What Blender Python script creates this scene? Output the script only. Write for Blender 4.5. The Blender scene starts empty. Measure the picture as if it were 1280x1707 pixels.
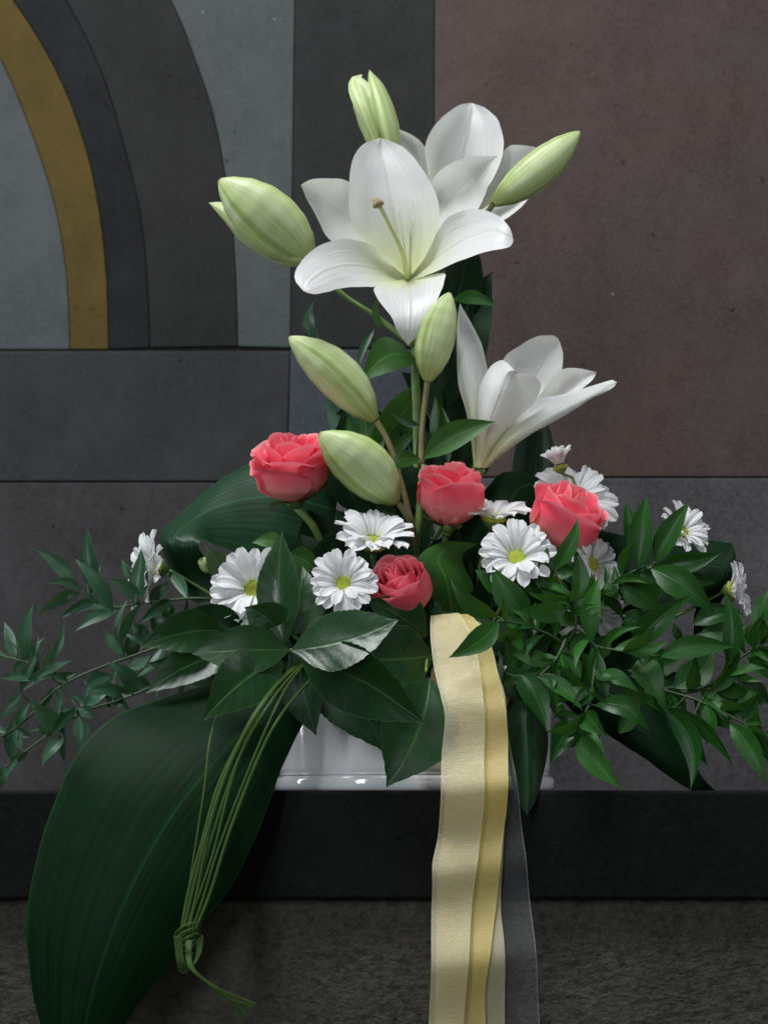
import bpy, math, random
from mathutils import Vector, Matrix, noise as mnoise
random.seed(11)
S = bpy.context.scene
COL = S.collection
# ------------------------------------------------------------------ camera
F = 2200.0                       # focal length in photograph pixels (1280 x 1707)
PITCH = math.radians(12.1)
CAMZ = -0.0029
CAM = Vector((0, -1.0, CAMZ))
cd = bpy.data.cameras.new('camera'); cam = bpy.data.objects.new('camera', cd); COL.objects.link(cam)
cd.sensor_fit = 'VERTICAL'; cd.sensor_height = 24; cd.sensor_width = 24
cd.lens = 24*F/1707; cd.clip_start = .02; cd.clip_end = 50
cam.location = CAM; cam.rotation_euler = (math.radians(90)+PITCH, 0, 0)
cd.dof.use_dof = True; cd.dof.focus_distance = .93; cd.dof.aperture_fstop = 7.5
S.camera = cam
# ------------------------------------------------------------------ light
W = bpy.data.worlds.new('World'); S.world = W; W.use_nodes = True
W.node_tree.nodes['Background'].inputs[0].default_value = (.80, .88, 1, 1)
W.node_tree.nodes['Background'].inputs[1].default_value = .07
def area(name, loc, target, sx, sy, power, col):
    l = bpy.data.lights.new(name, 'AREA'); l.shape = 'RECTANGLE'; l.size = sx; l.size_y = sy
    l.energy = power; l.color = col
    o = bpy.data.objects.new(name, l); COL.objects.link(o); o.location = loc
    d = Vector(target)-Vector(loc); o.rotation_euler = d.to_track_quat('-Z', 'Y').to_euler()
    return o
area('window_or_fill_light', (-.55, -.75, 2.3), (0, 0, .32), 1.3, .9, 67, (.95, .98, 1))
area('window_or_fill_light', (.45, -2.8, .5), (0, 0, .15), .9, 1.1, 4.5, (.95, .98, 1))  # unseen front fill added to brighten the planter, not a known window
area('window_or_fill_light', (-1.55, -.02, .45), (0, 0, .12), .11, .95, 8, (.90, .96, 1))
area('window_or_fill_light', (-.85, -2.1, .42), (0, 0, .1), .20, 1.0, 13, (.90, .96, 1))
area('window_or_fill_light', (2.1, -.25, .75), (0, 0, .2), .25, 1.2, 9, (.96, .98, 1))
S.view_settings.view_transform = 'Standard'; S.view_settings.look = 'None'
S.view_settings.exposure = 0; S.view_settings.gamma = 1; S.view_settings.use_curve_mapping = False
S.render.engine = 'CYCLES'; S.cycles.use_denoising = True; S.cycles.max_bounces = 8
S.cycles.transparent_max_bounces = 12
# ------------------------------------------------------------------ helpers
RT = Vector((1, 0, 0)); UP = Vector((0, -math.sin(PITCH), math.cos(PITCH))); FW = Vector((0, math.cos(PITCH), math.sin(PITCH)))
def P(px, py, Y=0.0):
    """point of the place seen at a photograph pixel, on the vertical plane y = Y"""
    d = FW + RT*((px-640)/F) - UP*((py-853.5)/F)
    return CAM + d*((Y-CAM.y)/d.y)
def PV(l): return [P(*p) for p in l]
M2 = 1/2200.0
def spl(pts, n):
    """Catmull-Rom through pts, n samples evenly by arc length"""
    pts = [Vector(p) for p in pts]
    if len(pts) == 2: return [pts[0].lerp(pts[1], i/(n-1)) for i in range(n)]
    e = [pts[0]*2-pts[1]] + pts + [pts[-1]*2-pts[-2]]
    out = []
    for i in range(1, len(e)-2):
        a, b, c, d = e[i-1:i+3]
        for k in range(16):
            t = k/16; t2 = t*t; t3 = t2*t
            out.append(.5*((2*b)+(c-a)*t+(2*a-5*b+4*c-d)*t2+(3*b-a-3*c+d)*t3))
    out.append(pts[-1])
    L = [0]
    for i in range(1, len(out)): L.append(L[-1]+(out[i]-out[i-1]).length)
    res = []; j = 0
    for i in range(n):
        s = L[-1]*i/(n-1)
        while j < len(L)-2 and L[j+1] < s: j += 1
        w = (s-L[j])/max(L[j+1]-L[j], 1e-9)
        res.append(out[j].lerp(out[j+1], min(max(w, 0), 1)))
    return res
def keys(ks, t):
    for i in range(len(ks)-1):
        a, b = ks[i], ks[i+1]
        if t <= b[0]:
            w = (t-a[0])/max(b[0]-a[0], 1e-9); w = w*w*(3-2*w)*.4+w*.6
            return a[1]+(b[1]-a[1])*w
    return ks[-1][1]
def mesh(name, verts, faces, uvs=None):
    me = bpy.data.meshes.new(name); me.from_pydata([tuple(v) for v in verts], [], faces); me.update()
    if uvs:
        uv = me.uv_layers.new(name='UVMap')
        for l in me.loops: uv.data[l.index].uv = uvs[l.vertex_index]
    for p in me.polygons: p.use_smooth = True
    return me
def link(name, me, mat, parent=None, org=None):
    if me is not None and mat is not None: me.materials.clear(); me.materials.append(mat)
    o = bpy.data.objects.new(name, me); COL.objects.link(o)
    if parent is not None: o.parent = parent
    return o
def tag(o, label=None, cat=None, group=None, kind=None):
    if label: o['label'] = label
    if cat: o['category'] = cat
    if group: o['group'] = group
    if kind: o['kind'] = kind
    return o
def thing(name, loc, label, cat, group=None):
    o = bpy.data.objects.new(name, None); COL.objects.link(o); o.location = loc; o.empty_display_size = .01
    tag(o, label, cat, group); o['_o'] = 1
    del o['_o']
    return o
ORG = {}
def part(name, geo, mat, root, parent=None):
    """mesh given in world coordinates, linked under root (or under one of its parts)"""
    v, f, uv = geo; o0 = root.location
    return link(name, mesh(name, [Vector(p)-o0 for p in v], f, uv), mat, parent or root)
def grid(rows):
    """rows of points -> verts, faces, uvs (u across, v along)"""
    n = len(rows); m = len(rows[0]); v = []; uv = []; f = []
    for i, r in enumerate(rows):
        for j, p in enumerate(r): v.append(p); uv.append((j/(m-1), i/(n-1)))
    for i in range(n-1):
        for j in range(m-1):
            a = i*m+j; f.append((a, a+1, a+m+1, a+m))
    return v, f, uv
def sheet(L, Mid, R, nt=26, nu=10, wob=.0006, seed=0):
    """petal or leaf stretched over left edge, midrib and right edge"""
    l, m, r = spl(PV(L), nt), spl(PV(Mid), nt), spl(PV(R), nt)
    rows = []
    for i in range(nt):
        row = []
        for j in range(nu+1):
            u = -1+2*j/nu
            p = l[i]*(u*(u-1)/2)+m[i]*(1-u*u)+r[i]*(u*(u+1)/2)
            k = wob*abs(u)*min(1, i/6)
            q = Vector((i*.35+seed*7.1, u*1.3, seed*3.3))
            p = p+Vector((mnoise.noise(q), mnoise.noise(q+Vector((9, 2, 1)))*2, mnoise.noise(q+Vector((3, 8, 5)))))*k
            row.append(p)
        rows.append(row)
    return grid(rows)
def tube(pts, radii, n=8, res=None):
    res = res or max(6, len(pts)*5)
    c = spl(pts, res); v = []; f = []; uv = []
    ref = Vector((.31, .2, .93))
    for i in range(res):
        t = (c[min(i+1, res-1)]-c[max(i-1, 0)]).normalized()
        if abs(t.dot(ref)) > .95: ref = Vector((1, 0, .1))
        a = t.cross(ref).normalized(); b = t.cross(a)
        s = i/(res-1)*(len(radii)-1); k = min(int(s), len(radii)-2) if len(radii) > 1 else 0
        rad = radii[0] if len(radii) == 1 else radii[k]+(radii[k+1]-radii[k])*(s-k)
        for j in range(n):
            an = 2*math.pi*j/n; v.append(c[i]+(a*math.cos(an)+b*math.sin(an))*rad); uv.append((j/n, i/(res-1)))
    for i in range(res-1):
        for j in range(n):
            f.append((i*n+j, i*n+(j+1) % n, (i+1)*n+(j+1) % n, (i+1)*n+j))
    f.append(tuple(range(n))[::-1]); f.append(tuple((res-1)*n+j for j in range(n)))
    return v, f, uv
LANCE = [(0, .10), (.08, .40), (.2, .80), (.36, 1), (.52, .93), (.7, .64), (.85, .32), (.95, .1), (1, .01)]
OVATE = [(0, .05), (.08, .32), (.2, .70), (.34, .96), (.46, 1), (.6, .90), (.75, .64), (.87, .33), (.95, .11), (1, .01)]
HEART = [(0, .2), (.06, .62), (.18, .95), (.32, 1), (.5, .84), (.7, .5), (.87, .2), (1, .01)]
def leafgeo(b, t, w, bend=0, sag=0, roll=0, fold=.22, prof=LANCE, nl=16, nw=6, ser=0, wav=.05, tw=0, seed=None):
    A, B = P(*b), P(*t); d = B-A; ln = d.length; dn = d.normalized()
    v = (CAM-(A+B)/2).normalized(); side = dn.cross(v).normalized(); nrm = side.cross(dn).normalized()
    sd = random.random()*50 if seed is None else seed
    rows = []
    for i in range(nl+1):
        tt = i/nl
        rr = math.radians(roll+tw*(tt-.5))
        s = side*math.cos(rr)+nrm*math.sin(rr); n = s.cross(dn).normalized()
        if n.dot(v) < 0 and abs(roll) < 90: n = -n
        c = A+d*tt+side*(bend*M2*4*tt*(1-tt))+nrm*(sag*M2*4*tt*(1-tt))
        hw = w*M2*.5*keys(prof, tt)
        row = []
        for j in range(nw+1):
            u = -1+2*j/nw; k = 1
            if ser and abs(u) > .99: k = 1+ser*((i % 3)/2-.5)
            wv = wav*hw*mnoise.noise(Vector((tt*3.2+sd, u*1.1, sd*1.7)))*2
            row.append(c+s*(u*hw*k)+n*(fold*abs(u)**1.4*hw+wv))
        rows.append(row)
    return grid(rows)
# ------------------------------------------------------------------ materials
class NT:
    def __init__(s, name):
        s.m = bpy.data.materials.new(name); s.m.use_nodes = True; s.t = s.m.node_tree; s.t.nodes.clear()
        s.out = s.n('ShaderNodeOutputMaterial')
    def n(s, typ, **kw):
        nd = s.t.nodes.new(typ)
        for k, v in kw.items(): setattr(nd, k, v)
        return nd
    def put(s, sock, v):
        if isinstance(v, bpy.types.NodeSocket): s.t.links.new(v, sock)
        elif isinstance(v, (tuple, list)): sock.default_value = tuple(v)+(1,) if (len(v) == 3 and sock.type == 'RGBA') else v
        else: sock.default_value = v
    def math(s, op, a, b=0, c=None, clamp=False):
        nd = s.n('ShaderNodeMath', operation=op); nd.use_clamp = clamp; s.put(nd.inputs[0], a); s.put(nd.inputs[1], b)
        if c is not None: s.put(nd.inputs[2], c)
        return nd.outputs[0]
    def mix(s, f, a, b, typ='MIX'):
        nd = s.n('ShaderNodeMix', data_type='RGBA', blend_type=typ)
        s.put(nd.inputs[0], f); s.put(nd.inputs[6], a); s.put(nd.inputs[7], b); return nd.outputs[2]
    def ramp(s, f, lo, hi):
        nd = s.n('ShaderNodeMapRange'); nd.interpolation_type = 'SMOOTHSTEP'; s.put(nd.inputs[0], f)
        nd.inputs[1].default_value = lo; nd.inputs[2].default_value = hi; return nd.outputs[0]
    def uv(s):
        nd = s.n('ShaderNodeUVMap'); sp = s.n('ShaderNodeSeparateXYZ'); s.t.links.new(nd.outputs[0], sp.inputs[0])
        return nd.outputs[0], sp.outputs[0], sp.outputs[1]
    def obj(s): return s.n('ShaderNodeTexCoord').outputs['Object']
    def pos(s): return s.n('ShaderNodeNewGeometry').outputs['Position']
    def scale(s, vec, sc):
        nd = s.n('ShaderNodeMapping'); s.put(nd.inputs[0], vec); nd.inputs[3].default_value = sc; return nd.outputs[0]
    def noise(s, vec, sc, det=4, rough=.55):
        nd = s.n('ShaderNodeTexNoise'); s.put(nd.inputs['Vector'], vec); nd.inputs['Scale'].default_value = sc
        nd.inputs['Detail'].default_value = det; nd.inputs['Roughness'].default_value = rough; return nd.outputs[0]
    def rnd(s): return s.n('ShaderNodeObjectInfo').outputs['Random']
    def bump(s, h, strength=.3, dist=.001):
        nd = s.n('ShaderNodeBump'); s.put(nd.inputs['Height'], h); nd.inputs['Strength'].default_value = strength
        nd.inputs['Distance'].default_value = dist; return nd.outputs[0]
    def bsdf(s, col, rough=.5, spec=.5, nrm=None, sheen=0, coat=0):
        b = s.n('ShaderNodeBsdfPrincipled'); s.put(b.inputs['Base Color'], col); s.put(b.inputs['Roughness'], rough)
        s.put(b.inputs['Specular IOR Level'], spec)
        if nrm is not None: s.put(b.inputs['Normal'], nrm)
        if coat: b.inputs['Coat Weight'].default_value = coat; b.inputs['Coat Roughness'].default_value = .08
        return b.outputs[0]
    def trans(s, sh, col, f, nrm=None):
        t = s.n('ShaderNodeBsdfTranslucent'); s.put(t.inputs[0], col)
        m = s.n('ShaderNodeMixShader'); s.put(m.inputs[0], f); s.t.links.new(sh, m.inputs[1]); s.t.links.new(t.outputs[0], m.inputs[2])
        return m.outputs[0]
    def done(s, sh): s.t.links.new(sh, s.out.inputs[0]); return s.m

def m_leaf(name, col, col2, rough=.36, trans=.14, rib=.5, veins=9, spec=.5, ribcol=None, edge=None):
    m = NT(name); vec, u, v = m.uv(); r = m.rnd()
    a = m.math('ABSOLUTE', m.math('SUBTRACT', u, .5))
    nz = m.noise(m.pos(), 60, 4)
    c = m.mix(r, col, col2)
    c = m.mix(m.math('MULTIPLY', m.ramp(nz, .35, .75), .45), c, tuple(x*.55 for x in col))
    mid = m.ramp(a, .035, .008)
    # side veins slanting from the midrib
    sv = m.math('SINE', m.math('MULTIPLY', m.math('SUBTRACT', v, m.math('MULTIPLY', a, .42)), veins*6.283))
    svm = m.math('MULTIPLY', m.ramp(sv, .86, 1.0), .16)
    k = m.math('MULTIPLY', m.math('MAXIMUM', mid, svm), rib)
    c = m.mix(k, c, ribcol or tuple(min(1, x*2.4+.03) for x in col2))
    if edge: c = m.mix(m.ramp(a, .485, .5), c, edge)
    h = m.math('ADD', m.math('MULTIPLY', mid, -1), m.math('MULTIPLY', sv, .15))
    h = m.math('ADD', h, m.math('MULTIPLY', m.noise(m.pos(), 420, 2), .5))
    nr = m.bump(h, .25, .0007)
    sh = m.bsdf(c, m.math('ADD', m.math('ADD', rough, m.math('MULTIPLY', m.rnd(), .16)), m.math('MULTIPLY', nz, .12)), spec, nr)
    return m.done(m.trans(sh, m.mix(.6, c, (.10, .22, .02)), trans))
def m_ribbed(name, col, col2, ribs=34, rough=.42, trans=.10, bs=.2, sp=.14):
    m = NT(name); vec, u, v = m.uv()
    nz = m.noise(m.pos(), 40, 4); st = m.noise(m.scale(vec, (ribs*1.4, 1.6, 1)), 1, 3)
    c = m.mix(m.ramp(st, .3, .75), col, col2); c = m.mix(m.math('MULTIPLY', m.ramp(nz, .4, .8), .4), c, tuple(x*.5 for x in col))
    a = m.math('ABSOLUTE', m.math('SUBTRACT', u, .5))
    c = m.mix(m.math('MULTIPLY', m.ramp(a, .012, .004), .6), c, tuple(x*2.2 for x in col2))
    c = m.mix(m.math('MULTIPLY', m.ramp(a, .488, .5), .7), c, tuple(x*2.5 for x in col2))
    w = m.math('SINE', m.math('MULTIPLY', u, ribs*6.283))
    h = m.math('ADD', m.math('MULTIPLY', w, .22), m.math('MULTIPLY', st, 1.6))
    sh = m.bsdf(c, rough, sp, m.bump(h, bs, .0008))
    return m.done(m.trans(sh, c, trans))
def m_petal():
    m = NT('lily_petal'); vec, u, v = m.uv()
    a = m.math('ABSOLUTE', m.math('SUBTRACT', u, .5))
    st = m.noise(m.scale(vec, (26, 1.3, 1)), 1, 3)
    c = m.mix(m.ramp(st, .3, .8), (.86, .86, .855), (.79, .79, .775))
    c = m.mix(m.math('MULTIPLY', m.ramp(v, .55, .0), .90), c, (.66, .72, .30))
    c = m.mix(m.math('MULTIPLY', m.math('MULTIPLY', m.ramp(a, .035, .006), m.ramp(v, 1.0, .75)), .30), c, (.66, .66, .42))
    sp = m.ramp(m.noise(m.scale(vec, (30, 40, 1)), 1, 2), .76, .80)
    c = m.mix(m.math('MULTIPLY', sp, .35), c, (.45, .38, .25))
    c = m.mix(m.math('MULTIPLY', m.ramp(v, .975, 1.0), .6), c, (.55, .47, .28))
    h = m.math('ADD', m.math('MULTIPLY', st, 1.0), m.math('MULTIPLY', m.ramp(a, .05, .0), -.9))
    h = m.math('ADD', h, m.math('MULTIPLY', m.noise(m.pos(), 700, 2), .12))
    sh = m.bsdf(c, .36, .5, m.bump(m.math('ADD', m.math('MULTIPLY', h, .55), m.math('MULTIPLY', m.noise(m.scale(vec, (6, 1.6, 1)), 1, 3), 1.6)), .42, .0013))
    return m.done(m.trans(sh, (.86, .87, .80), .32))
def m_bud():
    m = NT('lily_bud'); vec, u, v = m.uv()
    w = m.math('SINE', m.math('MULTIPLY', u, 3*6.283))
    st = m.noise(m.scale(vec, (30, 1.5, 1)), 1, 3)
    c = m.mix(m.ramp(st, .3, .75), (.40, .53, .18), (.60, .68, .36))
    c = m.mix(m.math('MULTIPLY', m.ramp(w, .3, 1), .35), c, (.74, .78, .52))
    c = m.mix(m.math('MULTIPLY', m.ramp(w, -.85, -1), .6), c, (.24, .35, .07))
    c = m.mix(m.math('MULTIPLY', m.ramp(v, .28, 0), .7), c, (.36, .44, .12))
    c = m.mix(m.math('MULTIPLY', m.ramp(v, .97, 1.0), .8), c, (.38, .30, .15))
    sp = m.ramp(m.noise(m.scale(vec, (26, 22, 1)), 1, 2), .74, .78)
    c = m.mix(m.math('MULTIPLY', sp, .5), c, (.20, .20, .07))
    sh = m.bsdf(c, .40, .4, m.bump(st, .45, .001))
    return m.done(m.trans(sh, (.6, .66, .3), .12))
def m_rose(name='rose_petal', deep=1.0):
    m = NT(name); vec, u, v = m.uv(); r = m.rnd()
    st = m.noise(m.scale(vec, (22, 2, 1)), 1, 3); nz = m.noise(m.pos(), 90, 3)
    c = m.mix(r, (.90*deep, .06*deep, .125*deep), (.95*deep, .19*deep, .25*deep))
    c = m.mix(m.math('MULTIPLY', m.ramp(nz, .4, .8), .35), c, (.95, .30, .38))
    c = m.mix(m.math('MULTIPLY', m.ramp(v, .80, .10), .85), c, (.80, .48, .40))
    c = m.mix(m.math('MULTIPLY', m.ramp(v, .91, 1.0), .75), c, (1, .50, .50))
    sh = m.bsdf(c, .58, .25, m.bump(m.math('ADD', st, m.noise(m.pos(), 500, 2)), .3, .0006))
    return m.done(m.trans(sh, (1, .24, .32), .32))
def m_plain(name, col, rough=.5, spec=.4, var=.3, sc=80, bump=.2, trans=0):
    m = NT(name); nz = m.noise(m.pos(), sc, 5)
    c = m.mix(m.math('MULTIPLY', m.ramp(nz, .35, .7), var), col, tuple(x*.45 for x in col))
    sh = m.bsdf(c, rough, spec, m.bump(m.noise(m.pos(), sc*5, 3), bump, .0006))
    if trans: sh = m.trans(sh, col, trans)
    return m.done(sh)
def m_daisy():
    m = NT('daisy_petal'); vec, u, v = m.uv()
    st = m.noise(m.scale(vec, (12, 1, 1)), 1, 2)
    c = m.mix(m.ramp(st, .35, .7), (.86, .86, .86), (.78, .78, .79))
    c = m.mix(m.math('MULTIPLY', m.ramp(v, .3, 0), .5), c, (.72, .76, .42))
    w = m.math('SINE', m.math('MULTIPLY', u, 4*6.283))
    sh = m.bsdf(c, .5, .3, m.bump(m.math('ADD', st, m.math('MULTIPLY', w, .4)), .4, .0006))
    return m.done(m.trans(sh, (.84, .85, .86), .28))
def m_stone(name, col, col2, speck=1.0, streak=False, rough=.8):
    m = NT(name); p = m.pos()
    big = m.noise(p, 5, 5, .6); med = m.noise(p, 26, 6, .62); fine = m.noise(p, 230, 4, .7)
    if streak:
        stv = m.noise(m.scale(p, (110, 110, 190)), 1, 4, .7)
    c = m.mix(m.ramp(big, .3, .7), col, col2)
    st = m.noise(m.scale(p, (9, 9, 5)), 1, 8, .72)
    c = m.mix(m.math('MULTIPLY', m.ramp(st, .40, .66), .55), c, tuple(x*.50 for x in col))
    c = m.mix(m.math('MULTIPLY', m.ramp(m.noise(m.scale(p, (16, 16, 11)), 1, 6, .7), .52, .72), .5), c, tuple(x*1.55 for x in col2))
    c = m.mix(m.math('MULTIPLY', m.ramp(med, .42, .72), .5), c, tuple(x*.62 for x in col))
    c = m.mix(m.math('MULTIPLY', m.ramp(fine, .3, .7), .5), c, tuple(x*1.5 for x in col2))
    pit = m.ramp(m.noise(p, 110, 2, .4), .74, .80)
    c = m.mix(m.math('MULTIPLY', pit, .65*speck), c, tuple(x*.22 for x in col))
    sp = m.n('ShaderNodeTexVoronoi'); m.put(sp.inputs['Vector'], p); sp.inputs['Scale'].default_value = 34
    dot = m.math('MULTIPLY', m.ramp(sp.outputs['Distance'], .085, .04), m.ramp(m.noise(p, 9, 1), .64, .68))
    c = m.mix(m.math('MULTIPLY', dot, .55*speck), c, (.38, .36, .34))
    h = m.math('ADD', m.math('MULTIPLY', fine, .5), m.math('SUBTRACT', med, pit))
    if streak:
        c = m.mix(m.math('MULTIPLY', m.ramp(stv, .45, .72), .6), c, tuple(x*.35 for x in col))
        h = m.math('ADD', h, m.math('MULTIPLY', stv, 2))
    return m.done(m.bsdf(c, rough, .06, m.bump(h, .6 if not streak else .8, .0016 if not streak else .0045)))
def m_organza(name, col, alpha, shine=.20):
    m = NT(name); vec, u, v = m.uv()
    weave = m.noise(m.scale(vec, (5, 520, 1)), 1, 3, .75); band = m.noise(m.scale(vec, (1.4, 9, 1)), 1, 3)
    a = m.math('ABSOLUTE', m.math('SUBTRACT', u, .5)); hem = m.ramp(a, .482, .488)
    c = m.mix(m.math('MULTIPLY', m.ramp(weave, .35, .7), .45), col, tuple(min(1, x*1.3+.03) for x in col))
    c = m.mix(m.math('MULTIPLY', hem, .5), c, tuple(min(1, x*1.25+.05) for x in col))
    sh = m.bsdf(c, m.math('ADD', .22, m.math('MULTIPLY', weave, .25)), 1.0, m.bump(m.math('ADD', weave, m.math('MULTIPLY', band, .5)), .4, .0012))
    sh = m.trans(sh, col, .35)
    gl = m.n('ShaderNodeBsdfAnisotropic'); m.put(gl.inputs['Color'], (1, .97, .90)); gl.inputs['Roughness'].default_value = .34
    m.put(gl.inputs['Normal'], m.bump(m.math('ADD', weave, m.math('MULTIPLY', m.noise(m.scale(vec, (2.5, 60, 1)), 1, 2, .5), .5)), .6, .0014))
    mx = m.n('ShaderNodeMixShader'); m.put(mx.inputs[0], shine); m.t.links.new(sh, mx.inputs[1]); m.t.links.new(gl.outputs[0], mx.inputs[2]); sh = mx.outputs[0]
    t = m.n('ShaderNodeBsdfTransparent'); t.inputs[0].default_value = (*[min(1, .75+.25*x) for x in col], 1)
    al = m.math('ADD', alpha, m.math('MULTIPLY', m.math('SUBTRACT', weave, .5), .2))
    al = m.math('MAXIMUM', al, m.math('MULTIPLY', hem, m.math('ADD', alpha, .25)), clamp=True)
    x = m.n('ShaderNodeMixShader'); m.put(x.inputs[0], al); m.t.links.new(t.outputs[0], x.inputs[1]); m.t.links.new(sh, x.inputs[2])
    return m.done(x.outputs[0])
MT = {}
MT['petal'] = m_petal(); MT['bud'] = m_bud(); MT['rose'] = m_rose(); MT['rose_deep'] = m_rose('rose_petal_deep', .8)
MT['daisy'] = m_daisy()
MT['disc'] = m_plain('daisy_disc', (.40, .46, .055), .7, .2, .6, 900, .6)
MT['stem'] = m_plain('flower_stem', (.13, .22, .055), .45, .4, .5, 120, .2)
MT['stem_brown'] = m_plain('bud_stalk', (.22, .20, .085), .5, .4, .5, 120, .2)
MT['twig'] = m_plain('twig', (.05, .09, .035), .5, .4, .5, 120, .2)
MT['style'] = m_plain('style', (.66, .74, .32), .4, .4, .2, 100, .1, .2)
MT['filament'] = m_plain('filament', (.80, .82, .60), .5, .3, .1, 100, .1, .2)
MT['stigma'] = m_plain('stigma', (.36, .25, .13), .6, .3, .6, 400, .5)
MT['ruscus'] = m_leaf('ruscus_leaf', (.010, .060, .010), (.034, .142, .020), .24, .20, .22, 0, .26)
MT['ruscus_blue'] = m_leaf('ruscus_leaf_cool', (.018, .070, .032), (.042, .125, .060), .26, .16, .22, 0, .42)
MT['laurel'] = m_leaf('serrated_leaf', (.005, .036, .007), (.010, .058, .010), .22, .10, .5, 8, .5, (.06, .14, .035), (.06, .12, .04))
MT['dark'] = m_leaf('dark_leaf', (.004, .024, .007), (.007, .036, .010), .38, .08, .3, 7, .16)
MT['lilyleaf'] = m_leaf('lily_leaf', (.030, .115, .016), (.046, .165, .022), .33, .2, .35, 0, .5)
MT['sepal'] = m_leaf('sepal', (.055, .11, .035), (.07, .14, .04), .45, .15, .3, 0)
MT['asp'] = m_ribbed('broad_leaf', (.0028, .015, .0045), (.005, .026, .0075), 24, .5, .06, .17, .06)
MT['asp2'] = m_ribbed('looped_leaf', (.008, .034, .014), (.014, .054, .023), 18, .4, .08, .3, .22)
MT['grass'] = m_ribbed('grass_blade', (.022, .064, .012), (.085, .14, .035), 3, .4)
MT['ceramic'] = NT('white_ceramic').__class__ and (lambda m: m.done(m.bsdf(m.mix(m.math('MULTIPLY', m.ramp(m.noise(m.pos(), 30, 3), .4, .7), .12), (.88, .88, .90), (.82, .82, .85)), .08, .5, m.bump(m.noise(m.pos(), 40, 2), .05, .0006), coat=.5)))(NT('glazed_ceramic'))
MT['foam'] = m_plain('floral_foam', (.018, .045, .02), .9, .1, .5, 200, .6)
MT['cream'] = m_organza('organza_cream', (.88, .77, .40), .58)
MT['yellow'] = m_organza('organza_yellow', (.88, .67, .15), .70, .09)
MT['sheer'] = m_organza('organza_sheer', (.72, .74, .78), .09)
MT['slab'] = m_stone('black_slab', (.0042, .0042, .0040), (.0085, .0085, .0080), .9, rough=.6)
MT['chisel'] = m_stone('chiselled_stone', (.060, .057, .048), (.088, .083, .070), .9, True)
MT['mortar'] = m_plain('mortar', (.030, .029, .028), .9, .1, .5, 100, .5)
# ------------------------------------------------------------------ wall of cut stone panels
WY = .45
wall = tag(link('wall', mesh('wall', [P(-700, -700, WY+.003), P(2000, -700, WY+.003), (P(2000, 1500, WY+.003)), P(-700, 1500, WY+.003),
        P(-700, -700, WY+.08), P(2000, -700, WY+.08), P(2000, 1500, WY+.08), P(-700, 1500, WY+.08)],
        [(0, 1, 2, 3), (7, 6, 5, 4), (0, 4, 5, 1), (1, 5, 6, 2), (2, 6, 7, 3), (3, 7, 4, 0)]), MT['mortar']), 'wall of cut grey, ochre and reddish stone panels behind the flowers', kind='structure')
for p in wall.data.polygons: p.use_smooth = False
C0 = [(-330, -320), (-200, -170), (-60, 0), (0, 95), (50, 212), (92, 340), (112, 460), (118, 583)]
C1 = [(-230, -320), (-110, -170), (22, 0), (95, 120), (140, 235), (165, 345), (178, 460), (182, 583)]
C2 = [(-90, -320), (10, -165), (110, 0), (142, 59), (178, 142), (211, 255), (237, 368), (248, 490), (251, 580)]
C3 = [(90, -320), (190, -160), (285, 0), (324, 95), (356, 190), (375, 285), (389, 386), (395, 490), (397, 578)]
def vline(x0, x1, y0, y1): return [(x0+(x1-x0)*i/8, y0+(y1-y0)*i/8) for i in range(9)]
def curve2(c): return [(v.x, v.y) for v in spl([Vector((x, y, 0)) for x, y in c], 28)]
def panel(left, right, mat, out=0.0, g=.15):
    pts = [(x+g, y) for x, y in left] + [(x-g, y) for x, y in right[::-1]]
    n = len(pts); nl = len(left)
    fr = [P(x, y, WY-out) for x, y in pts]; bk = [P(x, y, WY+.02) for x, y in pts]
    v = fr+bk; f = []
    m_ = min(nl, len(right))
    for i in range(nl-1):     # front face as a strip between the two sides
        j0 = n-1-i; f.append((i, i+1, j0-1, j0))
    for i in range(n):
        j = (i+1) % n; f.append((i, n+i, n+j, j))
    me = mesh('panel', v, f)
    for p in me.polygons: p.use_smooth = False
    o = link('panel', me, mat, wall)
    b = o.modifiers.new('edge', 'BEVEL'); b.width = .0022; b.segments = 3; b.limit_method = 'ANGLE'; b.angle_limit = math.radians(50)
    return o
ST = {k: m_stone('stone_'+k, *v) for k, v in dict(
    grey=((.074, .079, .079), (.056, .063, .066)), gold=((.080, .056, .016), (.064, .045, .014)),
    dark=((.011, .0125, .013), (.014, .0155, .016)), dark2=((.023, .022, .0205), (.019, .019, .019)), strip=((.027, .027, .026), (.022, .0225, .0225)),
    red=((.078, .054, .047), (.062, .048, .045)), low=((.035, .037, .036), (.029, .031, .031)),
    base=((.058, .054, .057), (.076, .071, .075)), baseleft=((.034, .032, .032), (.042, .040, .041)), blue=((.052, .058, .068), (.044, .049, .058))).items()}
c0, c1, c2, c3 = map(curve2, (C0, C1, C2, C3))
def rs(a, b, n=28): return curve2([a, ((a[0]+b[0])/2, (a[1]+b[1])/2), b]) if n == 28 else None
panel(rs((-640, -320), (-640, 583)), c0, ST['grey'], .000)
panel(c0, c1, ST['gold'], .0010)
panel(c1, c2, ST['dark'], .000)
panel(c2, c3, ST['dark2'], .0008)
panel(c3, rs((496, -320), (484, 580)), ST['grey'], .0012)
panel(rs((496, -320), (484, 580)), rs((726, -320), (723, 580)), ST['strip'], .0)
panel(rs((726, -320), (722, 795.6)), rs((1960, -320), (1960, 795.6)), ST['red'], .001)
panel(rs((-640, 585.4), (-640, 802.6)), rs((484, 585.4), (478, 802.6)), ST['low'], .001)
panel(rs((484, 583), (480, 794)), rs((723, 583), (721, 794)), ST['blue'], .0005)
panel(rs((-640, 804), (-640, 1480)), rs((560, 804), (560, 1480)), ST['baseleft'], .0)
panel(rs((560, 797), (560, 1480)), rs((1960, 797), (1960, 1480)), ST['base'], .0006)
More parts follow.
